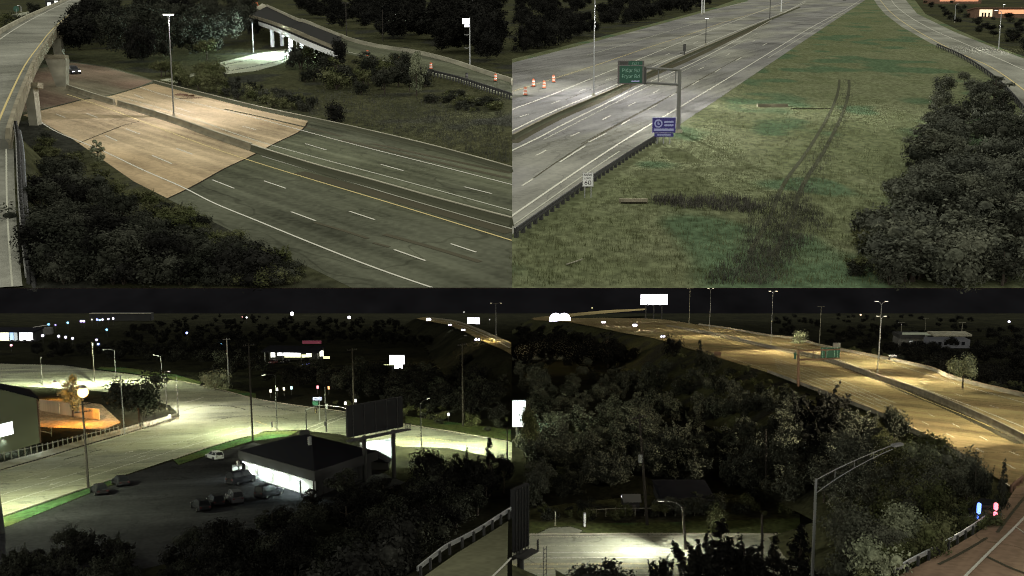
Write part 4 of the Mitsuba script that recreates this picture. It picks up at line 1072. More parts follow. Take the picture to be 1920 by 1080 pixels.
# drains in the grass
k = thing('drain_headwall', 'low dark concrete drain in the grass right of the speed limit sign', 'drain')
a, c = at('U', 1161, 379), at('U', 1214, 380)
part(k, 'wall', ply(obox((a + c) / 2 + [0, 0, .12], [(c[0] - a[0]) / 2, .3, .2]), 'm_barrier'))
part(k, 'grate', ply(obox((a + c) / 2 + [0, -.45, .03], [(c[0] - a[0]) / 2 - .1, .14, .03]), 'm_tar'))
k = thing('drain_headwall', 'low dark drain out in the middle of the meadow', 'drain')
a, c = at('U', 1418, 199), at('U', 1478, 201)
part(k, 'wall', ply(obox((a + c) / 2 + [0, 0, .12], [(c[0] - a[0]) / 2, .4, .3]), 'm_barrier'))
part(k, 'channel', ply(obox(at('U', 1520, 204), [2.9, .25, .06]), 'm_tar'))
def ditch():
    p = plan('U', [(1592, 150), (1590, 180), (1580, 212), (1560, 255), (1535, 300), (1512, 335), (1496, 370), (1488, 400), (1470, 440), (1452, 480)], 10)
    return LineString(p)
structure('ditch', sheet(unary_union([ditch().buffer(.22), ditch().parallel_offset(1.7, 'right').buffer(.2)]), 'U', .03, 'm_weed_earth'))
tufts('ditch_weeds', 'dark weeds along the ditch running through the meadow', 'U', [(1578, 150), (1606, 150), (1598, 212), (1578, 265), (1532, 345), (1512, 405), (1474, 485), (1446, 525), (1420, 520), (1462, 400), (1488, 335), (1540, 255), (1566, 205)], 420, .3, 'm_weed', 31)
tufts('reeds', 'strip of grey reeds in the wet hollow of the meadow', 'U', [(1228, 374), (1300, 370), (1400, 376), (1440, 386), (1400, 398), (1300, 392), (1232, 388)], 170, .6, 'm_reed', 32)
tufts('reeds', 'dark rank grass around the lower end of the ditch', 'U', [(1400, 380), (1500, 360), (1560, 420), (1500, 470), (1440, 560), (1330, 560), (1330, 520), (1400, 450)], 620, .38, 'm_weed', 33)
tufts('meadow_grass', 'rough tufts of grass scattered over the meadow', 'U', [(962, 455), (1100, 380), (1260, 270), (1360, 210), (1500, 190), (1640, 190), (1725, 200), (1700, 330), (1650, 430), (1640, 545), (962, 545)], 2600, .28, 'm_leaf_olive', 34)
k = thing('fallen_pole', 'thin pale stick lying in the grass', 'stick')
part(k, 'stick', ply(tube([at('U', 1062, 496, .08), at('U', 1092, 486, .1)], .05, 6), 'm_wall'))
AV_UR = poly('U', SR, 'UR').buffer(2.0)
RB = 'grey bushes massed along the right edge of the meadow'
scatter_px('thicket_bush', 'grey bush in the thicket between meadow and curved guardrail', 'bush', 'U', [(1790, 135), (1840, 158), (1930, 240), (2060, 420), (2060, 560), (1670, 560), (1655, 500), (1680, 420), (1720, 320), (1742, 220)], 215, (1.8, 4.3), (.75, 1.15), ['bush', 'round', 'bush', 'tall'], ['m_leaf_grey', 'm_leaf_soft', 'm_leaf_grey', 'm_leaf_dark'], 36, RB, None, 'R', AV_UR)
scatter_px('thicket_weed', 'low grey weed clump at the foot of the right thicket', 'weed', 'U', [(1620, 400), (1680, 330), (1740, 230), (1770, 150), (1790, 130), (1760, 230), (1700, 430), (1640, 560), (1560, 560)], 40, (.6, 1.5), (1.0, 1.5), ['bush', 'spiky'], ['m_leaf_dark', 'm_leaf_olive'], 37, 'weed clumps at the foot of the right thicket', None, 'R', AV_UR)
scatter_px('verge_bush', 'dark bush in the row beyond the curved slip road', 'bush', 'U', [(1700, -4), (1760, 32), (1860, 76), (1960, 112), (1990, 70), (1900, 36), (1800, 8)], 60, (1.6, 3.6), (.9, 1.4), ['bush', 'round'], ['m_leaf_dark', 'm_leaf_black'], 38, 'dark bushes beyond the curved slip road', None, 'R', AV_UR)
scatter_px('', '', '', 'U', [(962, 112), (1080, 78), (1200, 46), (1310, 20), (1360, -8), (962, -8)], 170, (4, 9), (.7, 1.0), ['round', 'bush'], ['m_leaf_black'], 39, '', 'woods', 'R', poly('U', HW_R, 'UR').buffer(3))
# lit shops at the top right
k = thing('shop', 'far shop with warm lit front and red roof edge at the upper right corner', 'shop')
b = at('U', 1880, 34); s_ = depth_of(b) / F
part(k, 'wall', ply(obox(b + [0, 4, 2.0], [52 * s_, 3.8, 2.2]), 'm_brick_dark'))
part(k, 'lit_front', ply(obox(b + [-32 * s_, .12, 2.2], [12 * s_, .06, 1.5]), 'm_reflect_white', emitter=emit((1.0, .72, .36))))
part(k, 'fascia', ply(obox(b + [22 * s_, .1, 2.7], [30 * s_, .06, .9]), 'm_orange', emitter=emit((.8, .42, .22))))
part(k, 'roof', ply(obox(b + [0, 4, 4.35], [54 * s_, 4.2, .2]), 'm_brick_dark'))
for x in (-38, -33, -26): part(k, 'window', ply(obox(b + [x * s_, .03, 1.4], [1.5 * s_, .06, .9]), 'm_glass_dark'))
lamp_post('street_lamp', 'bright lamp above the far shop roof', 'U', 1880, 30, 9, ((.3, 0),), (1, .95, .9), 10, r=.2, lift=.1)
k = thing('shop', 'far low building with a dim reddish lit front above the slip road', 'shop')
b = at('U', 1790, 7); s_ = depth_of(b) / F
part(k, 'wall', ply(obox(b + [0, 4, 2.0], [50 * s_, 3.8, 2.3]), 'm_brick_dark'))
part(k, 'lit_front', ply(obox(b + [8 * s_, .1, 2.6], [36 * s_, .06, 1.1]), 'm_orange', emitter=emit((.42, .26, .16))))
part(k, 'roof', ply(obox(b + [0, 4, 4.5], [52 * s_, 4.2, .2]), 'm_brick_dark'))
car('car', 'dark car far away on the motorway at the top edge', 'U', 1583, 1, (1640, -20), 'suv', 'm_paint_black')

# ================================================================== town crossing (lower land, left)
ST_UP = [(-260, 678), (0, 682), (120, 685), (180, 694), (240, 701), (335, 715), (370, 722), (430, 736), (480, 749), (560, 762), (650, 774), (760, 797), (850, 811), (1000, 836)]
ST_LO = [(1000, 876), (900, 852), (840, 840), (760, 838), (700, 830), (640, 815), (560, 806), (500, 808), (475, 816), (440, 824), (400, 836), (320, 862), (165, 914), (0, 970), (-200, 1040)]
ST_IN = [(-200, 945), (0, 884), (75, 863), (150, 840), (250, 811), (325, 788), (338, 780), (318, 760), (250, 741), (180, 733), (90, 727), (0, 722), (-260, 716)]
street_poly = poly('L', ST_UP + ST_LO + ST_IN, 'LL')
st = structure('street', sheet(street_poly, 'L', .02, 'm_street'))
for pts, m, w in (([(-40, 941), (0, 929), (162, 882), (275, 848), (375, 818), (440, 800)], 'm_white_paint', .2), ([(-40, 959), (0, 946), (165, 895), (300, 853), (400, 823), (470, 802)], 'm_white_paint', .24),
                  ([(30, 902), (47, 897), (140, 865), (225, 836), (300, 815)], 'm_worn_paint', .16), ([(520, 778), (600, 772), (660, 776)], 'm_worn_paint', .3),
                  ([(572, 806), (600, 794), (625, 785), (650, 776)], 'm_white_paint', .3), ([(590, 806), (625, 791), (655, 780)], 'm_white_paint', .3), ([(335, 756), (360, 752), (382, 745)], 'm_white_paint', .35), ([(480, 790), (500, 797)], 'm_yellow_paint', .3),
                  ([(760, 818), (850, 828), (960, 847)], 'm_yellow_paint', .25), ([(770, 828), (850, 834), (960, 858)], 'm_white_paint', .2)):
    mark(st, 'marking', 'L', pts, w, 'LL', m, .05)
def arrow(level, px, py, to, size, clip):
    p = at(level, px, py)[:2]; q = at(level, *to)[:2]; d = (q - p) / np.linalg.norm(q - p); n = np.array([-d[1], d[0]])
    P = [(0, .12), (1.6, .12), (1.6, .5), (2.6, .0), (1.6, -.5), (1.6, -.12), (0, -.12)]
    pg = Polygon([p + d * (a - 1.3) * size + n * b * size for a, b in P])
    part(st, 'turn_arrow', sheet(pg, level, .05, 'm_white_paint'))
for x, y, t in ((85, 896, (0, 925)), (104, 907, (0, 940)), (242, 848, (300, 830)), (265, 857, (330, 836))):
    arrow('L', x, y, t, 1.1, 'LL')
for pts, w in (([(120, 862), (160, 851)], .35), ([(168, 849), (190, 843)], .3), ([(345, 770), (400, 760), (460, 768)], .4), ([(480, 760), (560, 772)], .4), ([(400, 790), (460, 780), (540, 785)], .3)):
    mark(st, 'tar_streak', 'L', pts, w, 'LL', 'm_tar', .045)
# kerbs and pavements
def kerb(parent, pts, name='kerb'):
    p = line('L', pts)
    part(parent, name, ply(sweep(p, [(-.12, -.05), (-.12, .14), (.12, .14), (.12, -.05)]), 'm_wall'))
kerb(st, [(0, 884), (75, 863), (150, 840), (250, 811), (322, 789)]); kerb(st, [(335, 714), (370, 721), (430, 735), (480, 748), (560, 761), (650, 773), (760, 796), (850, 810), (955, 829)]); kerb(st, [(0, 970), (165, 914), (232, 891)]); kerb(st, [(325, 861), (400, 836), (440, 824), (500, 808)])
structure('pavement', sheet(poly('L', [(-200, 942), (0, 881), (75, 860), (150, 837), (250, 808), (322, 786), (318, 780), (250, 798), (150, 826), (75, 848), (0, 868), (-200, 925)], 'LL'), 'L', .06, 'm_wall'))
structure('verge', sheet(poly('L', [(-100, 1012), (0, 972), (165, 916), (228, 895), (240, 899), (185, 918), (20, 985), (-100, 1030)], 'LL'), 'L', .05, 'm_verge'))
structure('verge', sheet(poly('L', [(326, 863), (400, 838), (440, 826), (500, 810), (560, 808), (540, 818), (470, 828), (430, 840), (370, 860), (335, 872)], 'LL'), 'L', .05, 'm_verge'))
structure('verge', sheet(poly('L', [(180, 692), (240, 699), (335, 713), (480, 747), (480, 738), (400, 722), (330, 703), (240, 690), (190, 688)], 'LL'), 'L', .05, 'm_verge'))
structure('verge', sheet(poly('L', [(760, 794), (850, 808), (958, 827), (958, 806), (850, 792), (760, 780)], 'LL'), 'L', .05, 'm_verge'))
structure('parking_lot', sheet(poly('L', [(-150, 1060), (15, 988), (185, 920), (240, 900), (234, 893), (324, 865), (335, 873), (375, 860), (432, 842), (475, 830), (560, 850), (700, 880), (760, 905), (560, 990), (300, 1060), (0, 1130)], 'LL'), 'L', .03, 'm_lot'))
# near ramp in the corner
nr = structure('ramp_road', sheet(EMB['left_ramp'].buffer(-.3), 'H', .02, 'm_ramp_olive'))
mark(nr, 'edge_line', 'H', [(920, 1085), (940, 1066), (958, 1047)], .16, 'LL', 'm_white_paint', .045)
guardrail('guardrail', 'pale curving guardrail in the dark lower right corner of the town view', 'H', [(783, 1084), (812, 1060), (836, 1041), (870, 1023), (900, 1006), (930, 986), (958, 968)], 1.9, .62, 'm_galv', 'm_weathered_rail', -1, .09, 1.2)

# the corner shop: white lit front under a dark hipped roof
def quadprism(corners, z0, z1):
    return hullm([[c[0], c[1], c[2] + z] for c in corners for z in (z0, z1)])
A, B, Cc = at('L', 461, 892), at('L', 590, 933), at('L', 697, 893)
Dd = A + Cc - B
shop = thing('corner_shop', 'low corner shop with glaring white lit front under a dark hipped roof', 'shop')
def lerp(a, b, t): return a + (b - a) * t
def wallseg(a, b, z0, z1, th, m, name, inset=.0, parent=None, label=None, em=None):
    d = (b - a)[:2]; L = np.linalg.norm(d); d /= L; n = np.array([d[1], -d[0]])
    o = np.append(n * inset, 0); t = np.append(n * -th, 0)
    pts = [p + o + q + [0, 0, z] for p in (a, b) for q in (np.zeros(3), t) for z in (z0, z1)]
    kw = {'emitter': emit(em)} if em else {}
    return part(parent or shop, name, ply(hullm(pts), m, **kw), label)
wallseg(A, B, -.3, 3.1, .25, 'm_white_wall', 'wall', 0, label='white shop front in full light')
wallseg(B, Cc, -.3, 3.1, .25, 'm_siding', 'wall')
wallseg(Cc, Dd, -.3, 3.1, .25, 'm_siding', 'wall'); wallseg(Dd, A, -.3, 3.1, .25, 'm_siding', 'wall')
cen = (A + B + Cc + Dd) / 4
def out(p, k): return p + (p - cen) * k
ev = [out(p, .10) for p in (A, B, Cc, Dd)]
r0, r1 = lerp(cen, (A + Dd) / 2, .12), lerp(cen, (B + Cc) / 2, .12)
RH = 6.9
rf = part(shop, 'roof', ply(hullm([p + [0, 0, 4.15] for p in ev] + [r0 + [0, 0, RH], r1 + [0, 0, RH]]), 'm_roof_dark'))
part(rf, 'fascia', ply(quadprism([out(p, .105) for p in (A, B, Cc, Dd)], 2.75, 4.2), 'm_siding'))
part(rf, 'vent', ply(obox(lerp(r0, r1, .2) + [0, 0, RH + .1], [.7, .5, .45]), 'm_siding'))
part(rf, 'vent', ply(tube([lerp(cen, B, .45) + [0, 0, 6.4], lerp(cen, B, .45) + [0, 0, 7.6]], .3, 8), 'm_galv'))
for t0, t1 in ((.06, .15), (.22, .4), (.46, .64)):
    wallseg(lerp(A, B, t0), lerp(A, B, t1), .5 if t0 > .1 else .02, 2.2, .05, 'm_reflect_white', 'window' if t0 > .1 else 'door', .04, em=(1.6, 1.75, 1.7))
dv_ = (B - A); nv = np.array([dv_[1], -dv_[0], 0]) / np.linalg.norm(dv_[:2])
for t in (.12, .3, .5, .7, .88):
    c = lerp(A, B, t) + nv * 1.15
    tb = part(shop, 'light_strip', ply(obox(c + [0, 0, 2.70], [1.1, .1, .03], math.atan2(dv_[1], dv_[0])), 'm_reflect_white', emitter=emit((5, 5.6, 5.4))))
for t, ww in ((.2, 1.0), (.55, 1.0), (.85, 1.0)):
    c = lerp(A, B, t) + nv * 1.0
    spot(c + [0, 0, 2.6], c + [0, 0, 0] + nv * 1.3, (26, 32, 30), 88, 75, .5)
for t in (.02, .93):
    part(shop, 'post', ply(tube([lerp(A, B, t) + nv * 1.35 - [0, 0, .1], lerp(A, B, t) + nv * 1.35 + [0, 0, 2.75]], .09, 8), 'm_dark_steel'))
for i in range(11):
    t = .06 + i * .085
    wallseg(lerp(B, Cc, t), lerp(B, Cc, t + .045), .05, 2.7, .04, 'm_siding', 'siding_panel', .05)
k = thing('ice_freezer', 'white freezer chest against the left end of the lit shop front', 'freezer')
c = lerp(A, B, .0) - dv_ / np.linalg.norm(dv_) * 1.8 + nv * .6
part(k, 'chest', ply(obox(c + [0, 0, .75], [.75, .4, .75], .3), 'm_white_wall')); part(k, 'lid', ply(obox(c + [0, 0, 1.56], [.78, .43, .06], .3), 'm_galv'))
person('person', 'person in white clothes standing outside the left end of the lit shop front', at('L', 447, 880), 1.72, -1.2, 'm_cloth_white', 'm_cloth_white', .1)
# shed with a lit wall behind the billboard
k = thing('shed', 'white floodlit shed with a dark gable beside the billboard leg', 'shed')
b = at('L', 708, 876); s_ = depth_of(b) / F
part(k, 'wall', ply(obox(b + [0, 4, 1.6], [2.6, .15, 1.9], .35), 'm_white_wall'))
part(k, 'side_wall', ply(obox(b + [-2.6, 1.6, 1.4], [.12, 2.4, 1.7], .35), 'm_white_wall'))
part(k, 'roof', ply(hullm([b + [x, y, z] for x, y, z in ((-3.2, -2.2, 1.9), (2.4, -2.8, 1.7), (-.5, -2.6, 3.0), (-3.2, -.6, 2.0), (2.6, -.6, 1.7), (-.3, -.4, 3.2))]), 'm_roof_dark'))
part(k, 'gable', ply(obox(b + [-.3, -1.6, .7], [2.4, .9, 1.1], .1), 'm_siding'))
part(k, 'lamp', ply(obox(b + [.4, 2.6, 3.6], [.4, .15, .1], .35), 'm_reflect_white', emitter=emit((8, 9, 8.5))))
spot(b + [.4, 1.4, 3.9], b + [.0, 4, 1.3], (70, 84, 76), 85, 70, .6)
# billboards: dark backs on posts
def billboard(label, level, corners, baseline, h0, h1, clipx=None, lit=None, posts=(), face='m_sign_black', ladder=None, thick=.5, truss=True):
    """corners: left and right positions of the board's foot on the ground."""
    a, c = at(level, *corners[0]), at(level, *corners[1])
    k = thing('billboard', label, 'billboard')
    d = (c - a); L = np.linalg.norm(d[:2]); u = np.array([d[0], d[1], 0]) / L; n = np.array([u[1], -u[0], 0])
    zb = max(a[2], c[2])
    def P(t, o, z): return np.array([*(a + u * t * L + n * o)[:2], zb + z])
    bd = part(k, 'board', ply(hullm([P(t, o, z) for t in (0, 1) for o in (-thick / 2, thick / 2) for z in (h0, h1)]), 'm_sign_black' if not lit else 'm_sign_back'))
    if lit:
        part(bd, 'lit_face', ply(hullm([P(t, o, z) for t in (.015, .985) for o in (thick / 2, thick / 2 + .04) for z in (h0 + .12, h1 - .12)]), 'm_reflect_white', emitter=emit(lit, .3)))
    for i in range(5):
        part(bd, 'frame_bar', ply(hullm([P(.1 + .2 * i + e, o, z) for e in (-.006, .006) for o in (thick / 2, thick / 2 + .1) for z in (h0 - .3, h1 * .999)]), 'm_dark_steel') if not lit else ply(hullm([P(.1 + .2 * i + e, o, z) for e in (-.006, .006) for o in (-thick / 2 - .1, -thick / 2) for z in (h0 - .3, h1)]), 'm_dark_steel'))
    wk = part(k, 'walkway', ply(hullm([P(t, o, z) for t in (-.04, 1.09) for o in (thick / 2 + .1, thick / 2 + 1.0) for z in (h0 - .45, h0 - .33)]), 'm_dark_steel'))
    for t in (1.0, 1.03, 1.06, 1.085):
        part(wk, 'railing', ply(tube([P(t, thick / 2 + .95, h0 - .3), P(t, thick / 2 + .95, h0 + .75)], .035, 5), 'm_dark_steel'))
    part(wk, 'railing', ply(tube([P(.99, thick / 2 + .95, h0 + .75), P(1.085, thick / 2 + .95, h0 + .75)], .035, 5), 'm_dark_steel'))
    for t in posts:
        q = P(t, 0, 0); gz = float(zof(level, q[0], q[1]))
        part(k, 'post', ply(tube([[q[0], q[1], gz - .3], [q[0], q[1], zb + h0 - .3]], .33, 10), 'm_dark_steel'))
    part(k, 'beam', ply(tube([P(0, 0, h0 - .6), P(1.02, 0, h0 - .6)], .2, 6), 'm_dark_steel'))
    if ladder is not None:
        for o in (0, .42):
            q = P(ladder, thick / 2 + .9, 0); q = q + u * o; gz = float(zof(level, q[0], q[1]))
            part(k, 'ladder_rail', ply(tube([[q[0], q[1], gz], [q[0], q[1], zb + h0 - .4]], .035, 5), 'm_dark_steel'))
        q = P(ladder, thick / 2 + .9, 0); gz = float(zof(level, q[0], q[1]))
        for z in np.arange(gz + .4, zb + h0 - .5, .42):
            part(k, 'rung', ply(tube([[q[0], q[1], z], [*(q + u * .42)[:2], z]], .025, 5), 'm_dark_steel'))
    return k, P
billboard('large dark billboard back raised over the corner shop roof', 'L', ((653, 906), (756, 893)), 0, 7.3, 12.2, posts=(.3, .83), ladder=None)
# parked cars
car('parked_car', 'dark car parked at the verge by the wooden pole, left of the pair', 'L', 186, 925, (168, 912), 'sedan', 'm_paint_black')
car('parked_car', 'dark car parked at the verge, right of the pair near the driveway', 'L', 226, 909, (206, 897), 'sedan', 'm_paint_black')
car('parked_car', 'silver car parked alone on the lot below the grass corner', 'L', 402, 861, (368, 852), 'hatch', 'm_paint_silver')
car('parked_car', 'large dark van parked nearest to the lit shop corner', 'L', 452, 906, (495, 896), 'van', 'm_paint_black')
car('parked_car', 'dark estate car in front of the lit shop front', 'L', 505, 931, (560, 916), 'suv', 'm_paint_black')
car('parked_car', 'grey car parked on the lot below the dark van', 'L', 439, 941, (412, 920), 'suv', 'm_paint_grey')
car('parked_car', 'black car deepest in the shadowed lot, lowest of the row', 'L', 376, 955, (350, 938), 'sedan', 'm_paint_black')
car('parked_car', 'dark car in the shadowed lot between the black and the grey car', 'L', 404, 946, (380, 928), 'hatch', 'm_paint_black')
person('person', 'dark figure walking in the middle of the lit crossing', at('L', 510, 803, .03), 1.7, .4, 'm_cloth_dark', 'm_cloth_dark', .16)

# poles
SG = [(1.0, .98, .72), (1.0, .97, .78)]
utility_pole('utility_pole', 'tall wooden pole at the verge carrying the glaring sodium lamp', 'L', 166, 916, 748, cross=2, r=.2)
utility_pole('utility_pole', 'tall dark wooden pole rising behind the shop roof over the street', 'L', 474, 826, 640, cross=1, r=.2)
utility_pole('utility_pole', 'grey wooden pole beside the round tree and the fence', 'L', 233, 814, 700, cross=0, m='m_galv', r=.15)
utility_pole('utility_pole', 'tall dark pole far right above the black trees', 'L', 868, 800, 640, cross=1, r=.2)
utility_pole('utility_pole', 'dark pole at the right edge beside the street', 'L', 951, 866, 800, cross=0, r=.16)
utility_pole('utility_pole', 'pole in the dark between the lit canopy and the lit sign', 'L', 664, 790, 650, cross=1, r=.2)
utility_pole('utility_pole', 'tall grey pole behind the bush across the crossing', 'L', 429, 722, 632, cross=1, m='m_galv', r=.24)
lamp_post('street_lamp', 'street lamp at the white hot bend of the far street', 'L', 178, 718, 640, ((2.4, -60),), (.92, 1, .66), 6, polem='m_wood_pole', power=3000, beam=70, cut=87, w=1.6)
lamp_post('street_lamp', 'cobra head lamp over the crossing with a pale lit lens', 'L', 335, 785, 702, ((2.6, 200),), (1, .99, .85), 3.5, polem='m_dark_steel', power=520, beam=68, cut=87, w=1.2)
lamp_post('street_lamp', 'dark slender lamp post left of the cobra head lamp', 'L', 313, 768, 695, ((1.5, -30),), (1, .99, .8), 4, polem='m_dark_steel', power=500, beam=70, cut=87, w=.8)
lamp_post('street_lamp', 'lamp post at the far left of the back street', 'L', 80, 724, 668, ((2.2, -60),), (.92, 1, .66), 5, polem='m_dark_steel', power=620, beam=70, cut=87, w=.7)
lamp_post('street_lamp', 'unlit pale lamp arm over the far street left of the bush', 'L', 304, 712, 668, ((3.5, 150),), None, r=.12)
lamp_post('street_lamp', 'unlit pale lamp arm above the verge left of the round tree', 'L', 217, 702, 655, ((3.5, 200),), None, r=.14)
lamp_post('street_lamp', 'unseen lamp added behind the shop roof to light the near avenue', 'L', 520, 808, 700, ((2.4, 200),), (.92, 1, .66), 5, polem='m_dark_steel', power=900, beam=70, cut=87, w=1.4)  # added lamp, unseen behind the roof, to brighten the avenue
lamp_post('street_lamp', 'unseen lamp post added behind the billboard to light the right street', 'L', 790, 846, 752, ((2.4, 60),), (.92, 1, .66), 4, polem='m_dark_steel', power=1500, beam=70, cut=87, w=1.2)  # added lamp, out of sight, to brighten the right street
lamp_post('street_lamp', 'unseen lamp added beyond the left frame edge to light the avenue', 'L', -40, 968, 800, ((2.6, 40),), (.92, 1, .66), 4, polem='m_dark_steel', power=700, beam=70, cut=87, w=1.2)  # added lamp outside the view that brightens the near avenue
# sodium lamp on the first pole
b = at('L', 166, 916); s_ = depth_of(b) / F
def sodium(label, base, px, py, refpx, R, power):
    s = depth_of(base) / F
    c = base + np.array([(px - refpx[0]) * s, 1.0, (refpx[1] - py) * s])
    k = thing('sodium_lamp', label, 'street lamp')
    part(k, 'arm', ply(tube([c + [.6, -1.0, .0], c + [.3, -.4, .35], c + [0, 0, .2]], .05, 6), 'm_galv'))
    m = trimesh.creation.icosphere(subdivisions=2, radius=R); m.apply_translation(c)
    part(k, 'globe', ply(m, 'm_reflect_white', smooth=True, emitter=emit((9, 4.6, 1.0))))
    part(k, 'cap', ply(tube([c + [0, 0, R * .9], c + [0, 0, R * 1.5]], [R * .8, R * .3], 8), 'm_galv'))
    NL[0] += 1
    scene[f'light_{NL[0]:03d}'] = {'type': 'point', 'position': [float(q) for q in c + [0, -.2, -R - .35]], 'intensity': {'type': 'rgb', 'value': [K * math.pi * power * q for q in (1.0, .40, .045)]}, 'sampling_weight': 1.0}
sodium('glaring orange sodium lamp over the yard beside the tall wooden pole', at('L', 160, 796), 156, 736, (160, 796), 1.15, 360)
sodium('smaller orange lamp further back beyond the yard', at('L', 101, 748), 101, 722, (101, 748), .8, 110)

# yard wall, fence and low building on the left
structure('yard', sheet(poly('L', [(60, 800), (195, 806), (226, 792), (190, 758), (110, 748), (72, 752)], 'LL'), 'L', .03, 'm_earth'))  # brighter earth laid here so the ground looks lit by the sodium lamp
k = thing('yard_wall', 'ochre yard wall glowing in the sodium light', 'wall')
for i, (p0, p1, h) in enumerate((((75, 770), (112, 776), 3.0), ((113, 777), (150, 782), 3.0), ((151, 783), (186, 788), 2.6))):
    wallseg(at('L', *p0), at('L', *p1), -.2, h, .25, 'm_tan_concrete', 'panel', 0, k)
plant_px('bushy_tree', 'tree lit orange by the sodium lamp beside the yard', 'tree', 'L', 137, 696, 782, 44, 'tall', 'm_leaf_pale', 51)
bl = thing('flat_roof_building', 'low flat roofed building with a lit doorway at the left edge', 'building')
cs = [at('L', *p) for p in ((-190, 860), (-160, 900), (76, 830), (60, 806))]
hs = (17.5, 18.5, 8.9, 8.6)
part(bl, 'wall', ply(hullm([[c[0], c[1], c[2] + z] for c, h in zip(cs, hs) for z in (-.3, h)]), 'm_olive_roof'))
part(bl, 'roof', ply(hullm([[*(np.array(c[:2]) + (np.array(c[:2]) - np.mean([q[:2] for q in cs], 0)) * .02), c[2] + h + z] for c, h in zip(cs, hs) for z in (.0, .3)]), 'm_roof_dark'))
part(bl, 'corner_trim', ply(tube([cs[2] + [.05, -.1, 0], cs[2] + [.05, -.1, 8.7]], .18, 6), 'm_brick_dark'))
wallseg(lerp(cs[1], cs[2], .6), lerp(cs[1], cs[2], .755), 3.2, 5.6, .06, 'm_reflect_white', 'lit_doorway', .05, bl, em=(2.2, 2.4, 2.3))
c_ = lerp(cs[1], cs[2], .7); spot(c_ + [0, -1.2, 3.2], c_ + [.6, -3.5, 0], (60, 72, 74), 85, 70, .5)
k = thing('picket_fence', 'pale post and rail fence along the pavement beside the round tree', 'fence')
fl = line('L', [(228, 818), (262, 806), (300, 796), (332, 786)])
part(k, 'rail', ply(tube(fl + [0, 0, 1.3], .05, 6), 'm_galv')); part(k, 'rail', ply(tube(fl + [0, 0, .5], .04, 6), 'm_galv'))
for i in range(0, len(fl), 1):
    part(k, 'post', ply(tube([fl[i] - [0, 0, .1], fl[i] + [0, 0, 1.5]], .08, 6), 'm_wall'))
k = thing('picket_fence', 'dim post fence in front of the flat roofed building', 'fence')
fl = line('L', [(-20, 868), (60, 852), (140, 832), (222, 812)])
part(k, 'rail', ply(tube(fl + [0, 0, 1.3], .05, 6), 'm_galv'))
for i in range(0, len(fl), 1):
    part(k, 'post', ply(tube([fl[i] - [0, 0, .1], fl[i] + [0, 0, 1.6]], .09, 6), 'm_wall'))
k = thing('gate_frame', 'leaning pale pipe gate in front of the flat roofed building', 'gate')
a, c, e = at('L', 68, 828), at('L', 97, 818), at('L', 99, 812)
part(k, 'bar', ply(tube([a + [0, 0, 2.4], c + [0, 0, .6]], .08, 6), 'm_wall')); part(k, 'bar', ply(tube([c, c + [0, 0, 1.9]], .08, 6), 'm_wall')); part(k, 'bar', ply(tube([a + [-3, -1.0, 1.0], a + [0, 0, 2.4]], .08, 6), 'm_wall'))
# signals at the crossing
k = thing('traffic_signal', 'signal pole and mast arm with a lit amber signal over the crossing', 'traffic signal')
p0, p1 = at('L', 575, 812), at('L', 612, 810)
s0 = depth_of(p0) / F
t0, t1 = p0 + [0, 0, 45 * s0], p1 + [0, 0, 52 * s0]
part(k, 'pole', ply(tube([p0, t0], [.16, .1], 8), 'm_dark_steel')); part(k, 'arm', ply(tube([t0, lerp(t0, t1, .5) + [0, 0, .35], t1], .07, 6), 'm_galv'))
sgc = lerp(t0, t1, .5) + [0, -.1, -.6]
hd = part(k, 'signal_head', ply(obox(sgc, [.2, .16, .55]), 'm_sign_black'))
for dz, em in ((.3, None), (-.02, (2.5, 1.9, .5)), (-.34, (2.5, 2.0, .6))):
    part(hd, 'lamp', ply(tube([sgc + [0, -.17, dz], sgc + [0, -.2, dz]], .15, 10), 'm_yellow_paint', **({'emitter': emit(em)} if em else {})))
k = thing('traffic_signal', 'right signal pole with a white box and a long arm towards the billboard', 'traffic signal')
part(k, 'pole', ply(tube([p1, p1 + [0, 0, 88 * s0]], [.18, .1], 8), 'm_dark_steel'))
pe = at('L', 662, 826); te = pe + [0, 0, 56 * s0]
part(k, 'arm', ply(tube([t1, lerp(t1, te, .5) + [0, 0, .2], te], .08, 6), 'm_galv')); part(k, 'box', ply(obox(t1 + [.25, -.1, -.2], [.22, .2, .5]), 'm_white_wall'))
part(k, 'control_box', ply(obox(p1 + [-.1, -.2, 1.9], [.25, .2, .45]), 'm_dark_steel'))
k = thing('street_name_sign', 'blue lit street name sign with a green plate under it', 'street sign')
b = at('L', 600, 790); s_ = depth_of(b) / F
part(k, 'post', ply(tube([b, b + [0, 0, 48 * s_]], .07, 6), 'm_galv'))
part(k, 'blue_plate', ply(obox(b + [-.4, -.08, 44 * s_], [8.5 * s_, .04, 3.2 * s_]), 'm_sign_text_blue')); part(k, 'green_plate', ply(obox(b + [-.9, -.08, 35 * s_], [5.5 * s_, .04, 4 * s_]), 'm_sign_green'))
